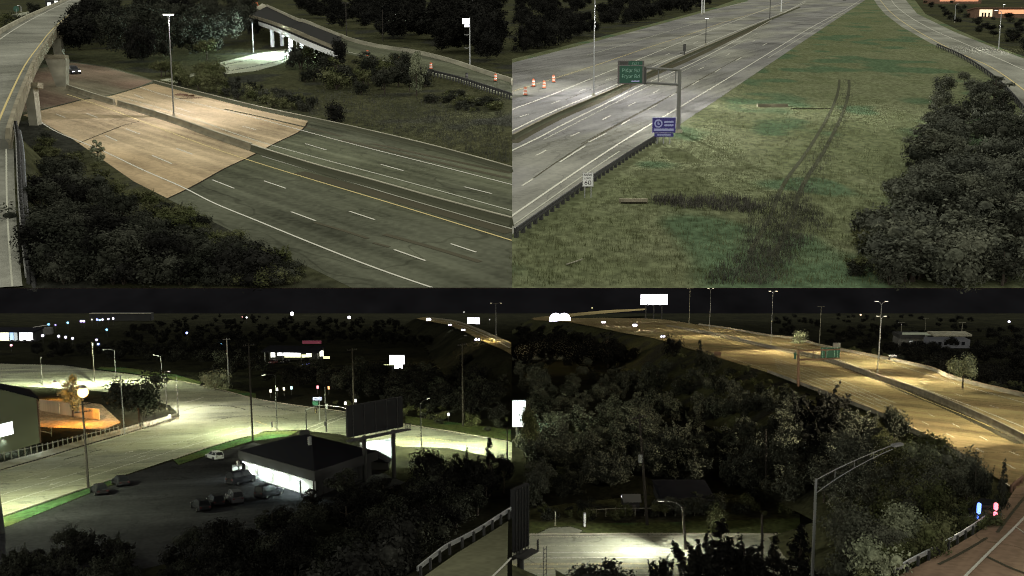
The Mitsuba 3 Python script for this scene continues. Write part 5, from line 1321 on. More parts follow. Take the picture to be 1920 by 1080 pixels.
for x, y, em, lab in ((508, 732, (1.5, 1.45, 1.2), 'first of the row of pale lights beyond the crossing'), (520, 729, (1.5, 1.45, 1.2), 'second of the row of pale lights beyond the crossing'), (533, 728, (1.6, 1.5, 1.0), 'third, yellowish of the row of pale lights beyond the crossing'), (547, 726, (1.1, 2.0, 1.9), 'bluish last of the row of pale lights beyond the crossing'),
                      (596, 725, (2.2, .5, .7), 'red signal light beyond the crossing'), (617, 726, (2.4, .9, .25), 'orange signal light beyond the crossing'), (648, 755, (2.2, 2.2, 2.2), 'white light at the street end left of the billboard'), (667, 750, (1.6, 1.6, 1.6), 'upright white light over the billboard corner'), (841, 776, (1.6, 1.6, 1.5), 'small white light in the bushes right of the billboard'), (319, 779, (2.5, 2.5, 2.3), 'small white lamp at the fence end by the round tree')):
    k = thing('signal_light', lab, 'light')
    b = at('L', x, y + 14); s_ = depth_of(b) / F
    part(k, 'post', ply(tube([b, b + [0, 0, 11 * s_]], .08, 5), 'm_dark_steel'))
    part(k, 'lamp', ply(obox(b + [0, -.05, 13.5 * s_], [1.8 * s_, .1, 2.8 * s_]), 'm_reflect_white', emitter=emit(em)))

# far lights of the town
def farlamp(lab, x, y, em, r, foot=13):
    yb = max(y + foot, 575)
    k = thing('town_lamp', lab, 'street lamp')
    b = at('L', x, yb); s = depth_of(b) / F
    part(k, 'pole', ply(tube([b, b + [0, 0, (yb - y) * s]], .12 + .02 * s, 5), 'm_dark_steel'))
    m = trimesh.creation.icosphere(subdivisions=2, radius=r * s); m.apply_translation(b + [0, 0, (yb - y) * s])
    part(k, 'globe', ply(m, 'm_reflect_white', smooth=True, emitter=emit(em)))
WV, BLU, TEA = (2.6, 2.5, 3.4), (1.0, 1.3, 3.4), (.7, 2.2, 3.6)
ORD = 'first second third fourth fifth sixth seventh eighth ninth tenth eleventh twelfth thirteenth fourteenth fifteenth sixteenth seventeenth eighteenth nineteenth twentieth'.split()
TL_ = ((81, 629, WV, 2.6), (111, 630, WV, 2.4), (124, 632, WV, 2.4), (137, 634, WV, 2.4), (92, 608, TEA, 2.0), (105, 609, (1.2, .9, 3), 1.4), (128, 605, TEA, 2.0), (153, 602, (2, 1.6, 3.6), 2.2), (158, 602, (2, 1.6, 3.6), 2.2), (173, 599, (1.6, 1.6, 1.2), 1.4), (183, 599, BLU, 2.0), (188, 600, TEA, 1.8), (193, 599, WV, 1.8), (204, 598, WV, 1.8), (213, 597, WV, 2.0),
                            (201, 618, TEA, 2.0), (182, 637, WV, 2.0), (185, 645, BLU, 2.2), (351, 624, BLU, 2.2), (415, 646, TEA, 2.2), (548, 588, (3.5, 3.4, 3.6), 3.6), (655, 595, (3.2, 3.0, 3.6), 3.0), (463, 595, (2.2, 2.2, 2.2), 1.6), (455, 594, (1.6, .6, .6), 1.0), (22, 647, (2.6, 1.0, 1.2), 2.2), (870, 585, (1.2, 1.2, 1.1), 1.0), (918, 599, (1.2, 1.2, 1.1), 1.0), (760, 567, (1.0, 1.0, .9), .8), (859, 648, (.9, .9, .9), 1.6))
for i, (x, y, em, r) in enumerate(TL_):
    L_ = {20: 'largest white lamp high in the dark sky above the crossing', 21: 'second large white lamp right of the largest one', 24: 'red lamp below the bright shop at the left edge', 18: 'blue lamp alone in the dark middle of the town', 19: 'teal lamp alone left of the tall pole', 15: 'teal lamp under the row of lights'}
    rank = sum(1 for q in TL_ if q[0] < x and (q[1] > 612) == (y > 612)) + 1
    farlamp(L_.get(i, f"far town lamp, {ORD[rank - 1]} from the left of those {'nearer the street' if y > 612 else 'along the skyline'}"), x, y, em, r)
k = thing('shop', 'far white lit shop with parked cars at the left edge', 'shop')
b = at('L', 20, 640); s_ = depth_of(b) / F
part(k, 'wall', ply(obox(b + [0, 6, 8 * s_], [46 * s_, 5, 10 * s_]), 'm_siding'))
part(k, 'roof', ply(obox(b + [0, 5, 19 * s_], [48 * s_, 6.5, 1.2 * s_]), 'm_roof_dark'))
for x0, x1, em in ((-30, -4, (1.8, 1.8, 1.2)), (-2, 5, (.5, .8, 1.2)), (6, 12, (.35, .42, .42)), (16, 41, (2.2, 2.3, 2.2))):
    part(k, 'lit_window', ply(obox(b + [(x0 + x1) / 2 * s_, .8, 9 * s_], [(x1 - x0) / 2 * s_, .1, 8 * s_]), 'm_reflect_white', emitter=emit(em, .1)))
for i, (x, lab) in enumerate(((22, 'first dark car in front of the far white shop'), (33, 'second dark car in front of the far white shop'), (45, 'third dark car in front of the far white shop'), (60, 'last dark car beside the far white shop'))):
    car('parked_car', lab, 'L', x, 642, (x - 30, 646), 'sedan', 'm_paint_black')
k = thing('canopy_row', 'string of dim lights along a far roof edge', 'building')
b = at('L', 70, 628); s_ = depth_of(b) / F
part(k, 'wall', ply(obox(b + [0, 3, 6 * s_], [24 * s_, 2, 6 * s_], .1), 'm_roof_grey')); part(k, 'light_string', ply(tube([b + [-16 * s_, 0, 13 * s_], b + [26 * s_, 0, 20 * s_]], .5 * s_, 5), 'm_reflect_white', emitter=emit((.7, .75, .55))))
k = thing('warehouse', 'long far building with a dimly lit roof edge above the upper row of lamps', 'building')
b = at('L', 225, 603); s_ = depth_of(b) / F
part(k, 'wall', ply(obox(b + [0, 6, 8 * s_], [58 * s_, 4, 7 * s_]), 'm_siding')); part(k, 'roof_edge', ply(obox(b + [0, 1.6, 15 * s_], [58 * s_, .4, .7 * s_]), 'm_wall'))
# far fuel station
k = thing('filling_station', 'far filling station with a glaring white lit canopy, dark cars before it', 'filling station')
b = at('L', 548, 680); s_ = depth_of(b) / F
part(k, 'shop_wall', ply(obox(b + [0, 9, 8 * s_], [50 * s_, 3, 9 * s_]), 'm_siding'))
part(k, 'canopy', ply(obox(b + [0, 3, 23 * s_], [54 * s_, 6, 1.2 * s_], -.06), 'm_roof_dark'))
for x0, x1, y0, y1, em in ((-46, -38, 4, 17, (2.6, 2.6, 2.2)), (-33, 12, 6, 17, (2.8, 2.8, 2.8)), (-20, 30, 2, 6, (1.5, 1.5, .8)), (21, 31, 4, 15, (2.2, 2.2, 1.7)), (47, 54, 5, 13, (2.2, 2.2, 1.8)), (53, 66, -1, 3, (1.3, 1.3, .5))):
    part(k, 'lit_window', ply(obox(b + [(x0 + x1) / 2 * s_, 5.8, (y0 + y1) / 2 * s_ + 3 * s_], [(x1 - x0) / 2 * s_, .1, (y1 - y0) / 1.5 * s_]), 'm_reflect_white', emitter=emit(em, .1)))
for x in (-50, -16, 18, 50):
    part(k, 'column', ply(tube([b + [x * s_, -1, -.2], b + [x * s_, -1, 22 * s_]], .25, 6), 'm_galv'))
part(k, 'red_sign', ply(obox(b + [36 * s_, 2, 20 * s_ + 4], [18 * s_, .1, 3 * s_]), 'm_red_lens', emitter=emit((.09, .015, .03))))
for x, y, lab, p_ in ((512, 682, 'dark red car before the far filling station', 'm_red_lens'), (535, 681, 'black car before the far filling station', 'm_paint_black'), (590, 676, 'dark car right of the far filling station', 'm_paint_black')):
    car('parked_car', lab, 'L', x, y, (x - 30, y + 3), 'suv', p_)
k = thing('car_lights', 'car with blue lights below the far filling station', 'car')
b = at('L', 578, 688); s_ = depth_of(b) / F
part(k, 'body', ply(hullm([b + [x * 2.3, y * .9, z] for x, z in ((-1, .3), (1, .3), (1, .8), (.5, .9), (.3, 1.5), (-.6, 1.5), (-1, .9)) for y in (-1, 1)]), 'm_paint_black'))
part(k, 'blue_lamp', ply(obox(b + [-1, -1, 1.0], [1.2, .1, .5]), 'm_reflect_white', emitter=emit((.7, .9, 3.4)))); part(k, 'blue_lamp', ply(obox(b + [2.4, -1, 1.3], [2.2, .1, .5]), 'm_sign_blue', emitter=emit((.12, .1, .9))))
# lit advertising sign in the dark and the far bright board
def litsign(lab, x, yb, y0, y1, hw_, em, group=None, tilt=0):
    k = thing('lit_sign', lab, 'lit sign')
    b = at('L', x, yb); s = depth_of(b) / F
    part(k, 'board', ply(obox(b + [0, .3, (yb - (y0 + y1) / 2) * s], [hw_ * s + .15, .2, (y1 - y0) / 2 * s + .15], tilt), 'm_sign_black'))
    part(k, 'lit_face', ply(obox(b + [0, 0, (yb - (y0 + y1) / 2) * s], [hw_ * s, .06, (y1 - y0) / 2 * s], tilt), 'm_reflect_white', emitter=emit(em, .1)))
    for q in (-.6, .6):
        part(k, 'post', ply(tube([b + [q * hw_ * s, .4, 0], b + [q * hw_ * s, .4, (yb - y1) * s]], .2, 6), 'm_dark_steel'))
    return k, b, s
k, b, s_ = litsign('glaring white sign board in the dark trees above the billboard', 745, 712, 665, 682, 14, (2.6, 2.7, 2.7))
for z0, z1, x0, x1 in ((20, 23, -16, 4),):
    part(k, 'lower_face', ply(obox(b + [3 * s_, 0, 25 * s_], [8 * s_, .06, 4 * s_]), 'm_reflect_white', emitter=emit((2.5, 2.6, 2.6))))
    part(k, 'shelf_light', ply(obox(b + [-14 * s_, 0, 29 * s_], [12 * s_, .06, .8 * s_]), 'm_reflect_white', emitter=emit((1.0, 1.1, .5))))
litsign('white floodlit board far off beside the motorway', 888, 630, 595, 607, 12, (3.0, 2.9, 3.4), tilt=-.08)
# far motorway with traffic
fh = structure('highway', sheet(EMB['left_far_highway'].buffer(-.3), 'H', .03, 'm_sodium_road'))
mark(fh, 'edge_line', 'H', [(800, 599), (850, 606), (900, 625), (955, 652)], .8, 'LL', 'm_white_paint', .06)
barrier('median_barrier', 'far concrete barrier of the motorway at the right edge of the town view', 'H', [(800, 597), (850, 603), (895, 619), (955, 648)], 1.0)
for x, y, t, lab in ((803, 601, (850, 610), 'far car with dazzling headlights where the motorway begins'), (843, 611, (880, 630), 'second far car with headlights on the motorway bend'), (868, 621, (895, 640), 'third far car with headlights on the motorway'), (894, 640, (930, 658), 'nearest of the far cars, blueish headlights')):
    k, m = car('car', lab, 'H', x, y, t, 'sedan', 'm_paint_grey', lit=(10, 10, 12), dz=.04)
    for sgn in (-.6, .6):
        g = trimesh.creation.icosphere(subdivisions=1, radius=.5 if x > 810 else 1.3); g.apply_translation([2.35, sgn, .75]); g.apply_transform(m)
        part(k, 'headlamp_glare', ply(g, 'm_reflect_white', emitter=emit((3.4, 3.3, 4.0))))
for x0, y0, rgb in ((868, 621, (8, 8, 9)), (843, 611, (10, 10, 11))):
    p = at('H', x0, y0, 1.2); q = at('H', x0 + 40, y0 + 22, 0)
    spot(p, q, [c * 30 for c in rgb], 30, 20, .3)
# lamps of the far motorway
lamp_post('street_lamp', 'lamp post on the far motorway at the right edge of the town view', 'H', 930, 638, 568, ((2.0, 0), (2.0, 180)), (1, .8, .45), 3, power=900, beam=70, cut=86, w=.5)

# vegetation of the town
plant_px('round_tree', 'dense round street tree in front of the bright crossing', 'tree', 'L', 264, 690, 800, 118, 'round', 'm_leaf_dark', 61)
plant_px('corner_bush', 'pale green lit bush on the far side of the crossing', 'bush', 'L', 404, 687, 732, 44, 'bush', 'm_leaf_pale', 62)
scatter_px('hedge_bush', 'low green bush along the far kerb of the crossing', 'bush', 'L', [(372, 722), (440, 734), (460, 732), (400, 715)], 8, (1.0, 2.2), (.9, 1.3), ['bush'], ['m_leaf_olive', 'm_leaf_dark'], 63, 'low bushes along the far kerb of the crossing', None, 'L', street_poly)
scatter_px('kerb_bush', 'dim green bush beyond the far kerb right of the signals', 'bush', 'L', [(560, 752), (650, 768), (760, 786), (850, 800), (955, 822), (955, 790), (800, 760), (650, 740)], 30, (1.0, 2.6), (.9, 1.4), ['bush', 'round'], ['m_leaf_olive', 'm_leaf_dark'], 64, 'bushes beyond the far kerb', None, 'L', street_poly.buffer(1.5))
labels['town_trees'] = {'label': 'dark trees filling the town between its lights', 'category': 'trees', 'kind': 'stuff'}
scatter_px('', '', '', 'L', [(380, 700), (480, 720), (640, 745), (760, 770), (860, 785), (955, 800), (955, 700), (900, 690), (780, 700), (600, 712), (420, 690)], 100, (4, 9), (.7, 1.1), ['round', 'tall'], ['m_leaf_dark', 'm_leaf_black'], 65, '', 'town_trees', 'L')
scatter_px('', '', '', 'L', [(60, 672), (180, 676), (380, 690), (470, 670), (490, 645), (640, 645), (790, 660), (860, 640), (780, 612), (700, 600), (400, 596), (240, 606), (240, 660), (70, 662)], 330, (4, 8), (.7, 1.1), ['round', 'tall'], ['m_leaf_black'], 66, '', 'town_trees', 'L', street_poly.buffer(3))
for i, (x, t, b_, w, kd, lab) in enumerate(((808, 836, 930, 78, 'round', 'black round tree in silhouette before the lit street, right of the billboard leg'), (858, 846, 930, 34, 'tall', 'small black tree between the two silhouettes at the right'), (884, 838, 935, 50, 'spiky', 'black ragged tree in silhouette left of the tall spiky one'), (918, 815, 930, 52, 'conifer', 'black pointed tree in silhouette at the right edge of the street'), (945, 846, 925, 40, 'round', 'black tree at the right end of the silhouettes'), (836, 850, 935, 40, 'bush', 'low black bush between the round silhouette and the ragged tree'))):
    plant_px('silhouette_tree', lab, 'tree', 'L', x, t, b_, w, kd, 'm_leaf_black', 70 + i)
scatter_px('lot_tree', 'dark tree in the black thicket below the parking lot', 'tree', 'T', [(500, 1000), (565, 966), (600, 944), (690, 918), (760, 912), (950, 908), (958, 955), (880, 1000), (800, 1045), (740, 1150), (300, 1160), (330, 1100), (430, 1045)], 80, (2.6, 5.4), (.8, 1.15), ['round', 'bush', 'tall'], ['m_leaf_black', 'm_leaf_black', 'm_leaf_dark'], 67, 'trees of the black thicket below the parking lot', None, 'L', unary_union([EMB['left_ramp'].buffer(1.5), Polygon([p[:2] for p in ev]).buffer(2.5)]))
scatter_px('lot_bush', 'dark bush along the lower edge of the parking lot', 'bush', 'L', [(-60, 1090), (60, 1030), (180, 1030), (330, 1050), (440, 1010), (500, 990), (560, 1010), (330, 1080), (100, 1140), (-60, 1160)], 50, (1.2, 3.4), (.9, 1.3), ['bush', 'round', 'spiky'], ['m_leaf_dark', 'm_leaf_black', 'm_leaf_dark'], 68, 'bushes along the lower edge of the parking lot', None, 'L')
k = thing('dark_column', 'dark upright pole cut by the left edge of the town view', 'pole')
b = at('L', 4, 1000)
part(k, 'pole', ply(tube([b - [.2, 0, .3], b + [-.35, 0, 6.2]], [.55, .4], 10), 'm_dark_steel'))

# ================================================================== motorway in sodium light above the trees (lower land, right)
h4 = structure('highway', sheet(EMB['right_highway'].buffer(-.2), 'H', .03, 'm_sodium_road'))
for pts, m, w in (([(1250, 611), (1340, 622), (1440, 640), (1530, 660), (1560, 676 - 6), (1640, 699), (1700, 719), (1815, 760), (1925, 804)], 'm_white_paint', .24), ([(1240, 619), (1340, 636), (1440, 660), (1530, 681), (1595, 700), (1647, 715), (1740, 752), (1840, 793), (1925, 833)], 'm_yellow_paint', .24),
                  ([(1290, 650), (1360, 669), (1440, 694), (1560, 741), (1640, 773), (1695, 799), (1728, 814), (1745, 825), (1815, 863)], 'm_white_paint', .2), ([(1880, 903), (1899, 916)], 'm_white_paint', .2), ([(1310, 613), (1440, 634), (1537, 654), (1665, 681), (1790, 719), (1925, 757)], 'm_white_paint', .2)):
    mark(h4, 'edge_line', 'H', pts, w, 'LR', m, .06)
for a, b in (((1728.6, 791), (1742.8, 798)), ((1774.4, 813.3), (1789.7, 821.5)), ((1836.5, 818.4), (1851.8, 826.6)), ((1785, 794.5), (1799.5, 802)), ((1830, 841), (1845, 849)), ((1893, 847), (1910, 855)), ((1887, 871), (1903, 880)), ((1640, 748), (1653, 754)), ((1683, 769), (1696, 776)), ((1560, 715), (1572, 720)), ((1600, 731), (1612, 736)), ((1690, 735), (1702, 740)), ((1740, 776), (1752, 782)), ((1855, 760), (1872, 766)), ((1790, 738), (1806, 744)), ((1725, 716), (1740, 721)), ((1660, 697), (1674, 701))):
    mark(h4, 'lane_dash', 'H', [a, b], .17, 'LR', 'm_white_paint', .06)
for i, o in enumerate((0, 4, 8, 12, 17, 22)):
    mark(h4, 'bright_wheel_track', 'H', [(1450 + o * .3, 672 + o), (1540, 700 + o * 1.3), (1640, 740 + o * 1.6), (1680, 757 + o * 1.7)], .22, 'LR', 'm_worn_paint', .055)
mark(h4, 'dirty_strip', 'H', [(1260, 613), (1440, 652), (1530, 672), (1640, 708), (1700, 733), (1780, 765), (1850, 797), (1925, 833)], 2.6, 'LR', 'm_dirt_shade', .05)
mark(h4, 'tar_seam', 'H', [(1795, 853), (1850, 850), (1905, 848)], .14, 'LR', 'm_tar', .065)
barrier('median_barrier', 'brown concrete barrier between the sodium lit carriageways', 'H', [(1250, 612), (1340, 628), (1440, 652), (1530, 671), (1590, 691), (1647, 712), (1715, 736), (1790, 767), (1865, 802), (1930, 836)], 1.05)
barrier('shoulder_barrier', 'pale concrete parapet along the near edge of the sodium lit motorway', 'H', [(1440, 698), (1490, 717), (1587, 754), (1647, 778), (1695, 802), (1742, 826), (1780, 846), (1815, 866)], .6, 'm_wall', 'm_tan_concrete')
barrier('shoulder_barrier', 'pale concrete parapet along the far edge of the sodium lit motorway', 'H', [(1310, 609), (1360, 616), (1440, 630), (1490, 636), (1537, 649), (1600, 662), (1665, 675), (1740, 692), (1790, 712), (1922, 745)], .8, 'm_wall', 'm_tan_concrete')
SOD = (1.0, .88, .60)
for x, y, t, lab, w_, pw in ((1645, 699, 569, 'lamp post on the median right of the gantry, lit double head', 1.6, 4600), (1648, 672, 596, 'lower of the two lit lamp posts above the far parapet', .5, 3000), (1445, 652, 548, 'lamp post on the median left of the gantry', 1.2, 6400), (1330, 626, 543, 'far thin lamp post behind the lit board', .7, 7500)):
    _q = at('H', x + 60, y + 26)[:2] - at('H', x, y)[:2]
    lamp_post('street_lamp', lab, 'H', x, y, t, ((1.1, 0), (1.1, 180)), SOD if x != 1645 and x != 1648 else (1, .9, .64), 5, polem='m_galv', power=90, beam=60, cut=86, w=.15, lift=.8, throw=(_q, (0, 180, 70) if x == 1645 else (0, 180), pw, 24, 38, 4, w_ * .6))
lamp_post('street_lamp', 'unseen lamp post added to the median row beyond the right frame edge', 'H', 1990, 863, 640, ((1.1, 0), (1.1, 180)), SOD, 5, power=120, beam=60, cut=86, w=.3, lift=.8, throw=(at('H', 1800, 775)[:2] - at('H', 1990, 863)[:2], (0, 34), 3600, 24, 38, 4, 1.0))  # added unseen lamp that lights the near end of the motorway
# sign gantry from behind
k = thing('sign_gantry', 'brown cantilever gantry carrying a dim green sign over the sodium lit motorway', 'sign gantry')
b = at('H', 1497, 722); s_ = depth_of(b) / F
def hp(px, py, d=0.0): return b + np.array([(px - 1497) * s_, d, (722 - py) * s_ * 1.01])
part(k, 'post', ply(tube([hp(1497, 724), hp(1494, 655)], [.28, .2], 10), 'm_brick_dark'))
for y0, y1 in ((657, 654), (674, 671)):
    part(k, 'chord', ply(tube([hp(1494, y0), hp(1571, y1)], .15, 6), 'm_brick_dark'))
for x in (1522, 1545): part(k, 'strut', ply(tube([hp(x, 655), hp(x, 673)], .06, 5), 'm_brick_dark'))
part(k, 'sign_box', ply(obox(hp(1489, 667, .3), [1.6 * s_, .2, 6 * s_]), 'm_sign_green'))
sp = part(k, 'sign_panel', ply(obox(hp(1555, 662, .4), [17.5 * s_, .08, 10.5 * s_]), 'm_sign_green'), 'pale green sign panel seen in dim light')
for x in (1540, 1548, 1562, 1568): part(sp, 'stiffener', ply(obox(hp(x, 662, .28), [.4 * s_, .05, 10.4 * s_]), 'm_sign_text'))
part(sp, 'tab', ply(obox(hp(1566, 647, .4), [7 * s_, .06, 4.2 * s_]), 'm_steel_rail'))
k = thing('guide_sign', 'small brown back of a sign at the near edge of the motorway', 'road sign')
b = at('H', 1345, 671); s_ = depth_of(b) / F
part(k, 'panel', ply(obox(b + [0, 0, 8 * s_], [7 * s_, .08, 3.6 * s_]), 'm_brick_dark')); part(k, 'post', ply(tube([b + [-3 * s_, .1, 0], b + [-3 * s_, .1, 6 * s_]], .1, 5), 'm_brick_dark')); part(k, 'post', ply(tube([b + [4 * s_, .1, 0], b + [4 * s_, .1, 6 * s_]], .1, 5), 'm_brick_dark'))
k = thing('junction_box', 'small white box at the far parapet between the bushes', 'cabinet')
b = at('H', 1674, 676); s_ = depth_of(b) / F
part(k, 'box', ply(obox(b + [0, .5, 4 * s_], [6 * s_, .5, 4.5 * s_]), 'm_siding')); part(k, 'lid', ply(obox(b + [0, .5, 8.7 * s_], [6.6 * s_, .55, .6 * s_]), 'm_white_wall'))
# traffic with headlights
for x, y, t, lab, g_ in ((1049, 601, (1120, 612), 'far car with the most dazzling headlights', 5.0), (1131, 606, (1190, 622), 'far car with two headlights and their reflection on the road', .75), (1190, 612, (1232, 634), 'second pair of headlights coming along the motorway', .8), (1242, 634, (1290, 655), 'nearest oncoming car with blueish headlights behind the bush', .42)):
    k, m = car('car', lab, 'H', x, y, t, 'sedan', 'm_paint_grey', lit=(10, 10, 12), dz=.05)
    for sgn in (-.62, .62):
        g = trimesh.creation.icosphere(subdivisions=2, radius=g_); g.apply_translation([2.4, sgn * max(1, g_), .8]); g.apply_transform(m)
        part(k, 'headlamp_glare', ply(g, 'm_reflect_white', smooth=True, emitter=emit((3.6, 3.4, 4.4))))
for x, y, x2, y2, pw in ((1135, 605, 1150, 612, 30000), (1192, 612, 1206, 621, 24000), (1215, 611, 1250, 617, 16000), (1060, 599, 1130, 603, 90000)):
    p = at('H', x, y, 1.3); q = at('H', x2, y2, 0)
    spot(p, q, (pw, pw, pw * 1.1), 13, 5, .25)
# lit board and far things
k = thing('billboard', 'glaring white billboard far above the bend of the motorway', 'billboard')
b = at('L', 1225, 622); s_ = depth_of(b) / F
part(k, 'board', ply(obox(b + [0, .6, 61 * s_], [26 * s_, .4, 10.5 * s_], .02), 'm_sign_black'))
part(k, 'lit_face', ply(obox(b + [0, 0, 61 * s_], [25 * s_, .1, 9.8 * s_], .02), 'm_reflect_white', emitter=emit((3.2, 3.1, 3.5), .2)))
for x in (-15, 0, 15): part(k, 'post', ply(tube([b + [x * s_, .5, 0], b + [x * s_, .5, 52 * s_]], .5, 6), 'm_dark_steel'))
for x in (-12, -2, 11): part(k, 'lamp_arm', ply(tube([b + [x * s_, -2, 50 * s_], b + [x * s_, -.4, 53 * s_]], .5, 6), 'm_dark_steel'))
structure('ramp_road', sheet(poly('H', [(996, 597), (1010, 594.5), (1080, 587), (1140, 581.5), (1212, 578.5), (1212, 581), (1140, 587), (1085, 592), (1040, 597.5), (1010, 599)], 'LR'), 'H', .04, 'm_sodium_road'))
for x, y, em, r, lab in ((1613, 590, (2.2, 1.5, .9), 1.6, 'orange town lamp right of the median lamp posts'), (1891, 603, (2.4, 2.4, 3.0), 2.2, 'white town lamp alone in the dark far right'), (1184, 555, (1.6, 1.6, 1.8), 1.2, 'tiny lamp left of the glaring white billboard'), (1258, 557, (1.6, 1.6, 1.8), 1.2, 'tiny lamp right of the glaring white billboard'), (1127, 574, (1.3, 1.3, 1.5), 1.3, 'tiny lamp above the far ramp'), (1110, 577, (.9, .8, .3), 1.2, 'dim yellow lamp above the far ramp'), (1166, 930, (2.6, 2.6, 2.5), 2.0, 'small white lamp at the house in the dark wood'), (1448, 547, (1.4, 1.9, 1.5), 2.0, 'greenish lamp high over the motorway median')):
    farlamp(lab, x, y, em, r, 13 if y < 700 else 16)
for x, yb, t, lab, lit in ((1536, 650, 574, 'tall grey pole with an unlit double head', None), (1688, 645, 604, 'short grey pole near the pale low building', None), (1734, 625, 597, 'T shaped pole above the pale low building', None), (1801, 652, 604, 'grey pole with a crossarm above the dim car park', None), (1291, 640, 540, 'thin pole left of the median lamps against the dark sky', None)):
    lamp_post('light_pole', lab, 'L', x, yb, t, ((1.6, 0), (1.6, 180)), lit, polem='m_wall', r=.2, lift=.1)
k = thing('office_building', 'low pale building with a row of dim windows beyond the motorway', 'building')
b = at('L', 1715, 652); s_ = depth_of(b) / F
part(k, 'wall', ply(obox(b + [0, 5, 9 * s_], [30 * s_, 4, 9 * s_]), 'm_roof_grey'))
part(k, 'roof', ply(obox(b + [-6 * s_, 5, 21 * s_], [24 * s_, 5, 3.4 * s_]), 'm_siding'))
part(k, 'lit_band', ply(obox(b + [4 * s_, .8, 26 * s_], [28 * s_, .2, 2.6 * s_]), 'm_siding', emitter=emit((.14, .15, .10))))
for i in range(7): part(k, 'window', ply(obox(b + [(-3 + i * 4.5) * s_, .9, 8 * s_], [1.6 * s_, .1, 4 * s_]), 'm_glass_dark'))
part(k, 'lit_window', ply(obox(b + [-6 * s_, .9, 9 * s_], [3.4 * s_, .1, 3.4 * s_]), 'm_reflect_white', emitter=emit((.35, .37, .35)))); part(k, 'lit_band', ply(obox(b + [8 * s_, .88, 1.2 * s_], [18 * s_, .1, 1.0 * s_]), 'm_white_wall', emitter=emit((.2, .2, .19))))
k = thing('warehouse', 'dim grey warehouse stretching right of the pale low building', 'building')
b = at('L', 1785, 655); s_ = depth_of(b) / F
part(k, 'wall', ply(obox(b + [0, 7, 8 * s_], [38 * s_, 4, 8 * s_]), 'm_siding', emitter=emit((.03, .03, .03)))); part(k, 'roof', ply(obox(b + [4 * s_, 7, 25 * s_], [36 * s_, 4.5, 2 * s_]), 'm_wall'))  # the wall itself glows faintly in place of light falling on it
for i in range(6): part(k, 'window', ply(obox(b + [(-30 + i * 11) * s_, 2.9, 9 * s_], [3 * s_, .1, 3 * s_]), 'm_glass_dark'))
# far ground road with a red car on the left
fr = structure('far_road', sheet(poly('L', [(955, 668), (1080, 666), (1200, 668), (1200, 674), (1080, 673), (955, 676)], 'LR'), 'L', .03, 'm_street'))
guardrail('guardrail', 'pale far guardrail along the dim road in the dark left part', 'L', [(962, 671), (1030, 669), (1100, 669), (1180, 672)], 6, 1.3, 'm_galv', 'm_galv', 1, .15, 2.2)
k, m = car('car', 'far car with red tail lights on the dim road', 'L', 1172, 671, (1230, 671), 'sedan', 'm_paint_black', tail=(4, .9, 1.0), dz=.05)
g = trimesh.creation.box(extents=[.3, 3.2, .9]); g.apply_translation([-2.5, 0, 1.0]); g.apply_transform(m)
part(k, 'tail_glare', ply(g, 'm_red_lens', emitter=emit((1.5, .12, .2))))
# bright avenue at the bottom
AVE = poly('L', [(700, 1004), (960, 1004), (1120, 1003), (1300, 1003), (1450, 1003), (1560, 1004), (1560, 1085), (1560, 1300), (700, 1300)], 'LR')
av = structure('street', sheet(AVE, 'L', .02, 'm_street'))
for y, m, w in ((1007, 'm_wall', .3), (1036, 'm_white_paint', .2), (1046.5, 'm_white_paint', .2), (1058, 'm_yellow_paint', .2), (1066, 'm_yellow_paint', .12), (1076, 'm_worn_paint', .14), (1024, 'm_worn_paint', .14)):
    mark(av, 'marking', 'L', [(958, y + .6), (1250, y), (1500, y + .4)], w, 'LR', m, .05)
p = line('L', [(962, 1003), (1250, 1002), (1500, 1003)]); part(av, 'kerb', ply(sweep(p, [(-.12, -.05), (-.12, .14), (.12, .14), (.12, -.05)]), 'm_wall'))
structure('rough_ground', sheet(poly('L', [(958, 985), (1500, 985), (1500, 930), (1250, 925), (1060, 945), (958, 960)], 'LR'), 'L', .03, 'm_grass_dark'))
structure('driveway', sheet(poly('L', [(1005, 1003), (1085, 1002), (1092, 995), (1070, 988), (1030, 990)], 'LR'), 'L', .04, 'm_street'))
structure('verge', sheet(poly('L', [(958, 1002), (1250, 1001), (1500, 1002), (1500, 972), (1380, 976), (1250, 980), (1100, 982), (958, 978)], 'LR').difference(poly('L', [(1005, 1003), (1085, 1002), (1092, 995), (1070, 988), (1030, 990)], 'LR').buffer(.1)), 'L', .05, 'm_verge'))
for x, yb, t, tx, lab in ((1286, 1030, 946, 1277, 'leaning dark pole in front of the bright avenue'), (1429, 1052, 960, 1425, 'dark pole right of the black spruce on the avenue')):
    utility_pole('utility_pole', lab, 'L', x, yb, t, topx=tx, cross=0, r=.17)
_b = at('L', 1286, 1030); _t = _b + [-.5, 0, 84 / F * depth_of(_b) - .2]
k = thing('street_lamp', 'added lamp arm on the leaning dark pole to light the avenue', 'street lamp')  # arm and head added to the pole as a source for the avenue light
part(k, 'arm', ply(tube(spline(np.array([_t, _t + [-.8, .5, .5], _t + [-2.0, 1.0, .55]]), 4), .05, 6), 'm_dark_steel'))
part(k, 'head', ply(obox(_t + [-2.3, 1.1, .52], [.42, .17, .08]), 'm_dark_steel')); part(k, 'lens', ply(obox(_t + [-2.3, 1.1, .42], [.34, .13, .02]), 'm_reflect_white', emitter=emit((2.5, 2.5, 2.2))))
for _a in ((-1.7, -.2, -1), (1.4, -.3, -1), (-.4, -1.5, -1), (-2.6, -.2, -1)):
    spot(_t + [-2.3, 1.1, .3], _t + [-2.3, 1.1, .3] + np.array(_a), [125, 124, 108], 62, 40, .5)
utility_pole('utility_pole', 'tall grey pole with a transformer rising out of the dark wood', 'L', 1214, 985, 770, topx=1194, cross=1, m='m_wood_pole', r=.2, transformer=True)
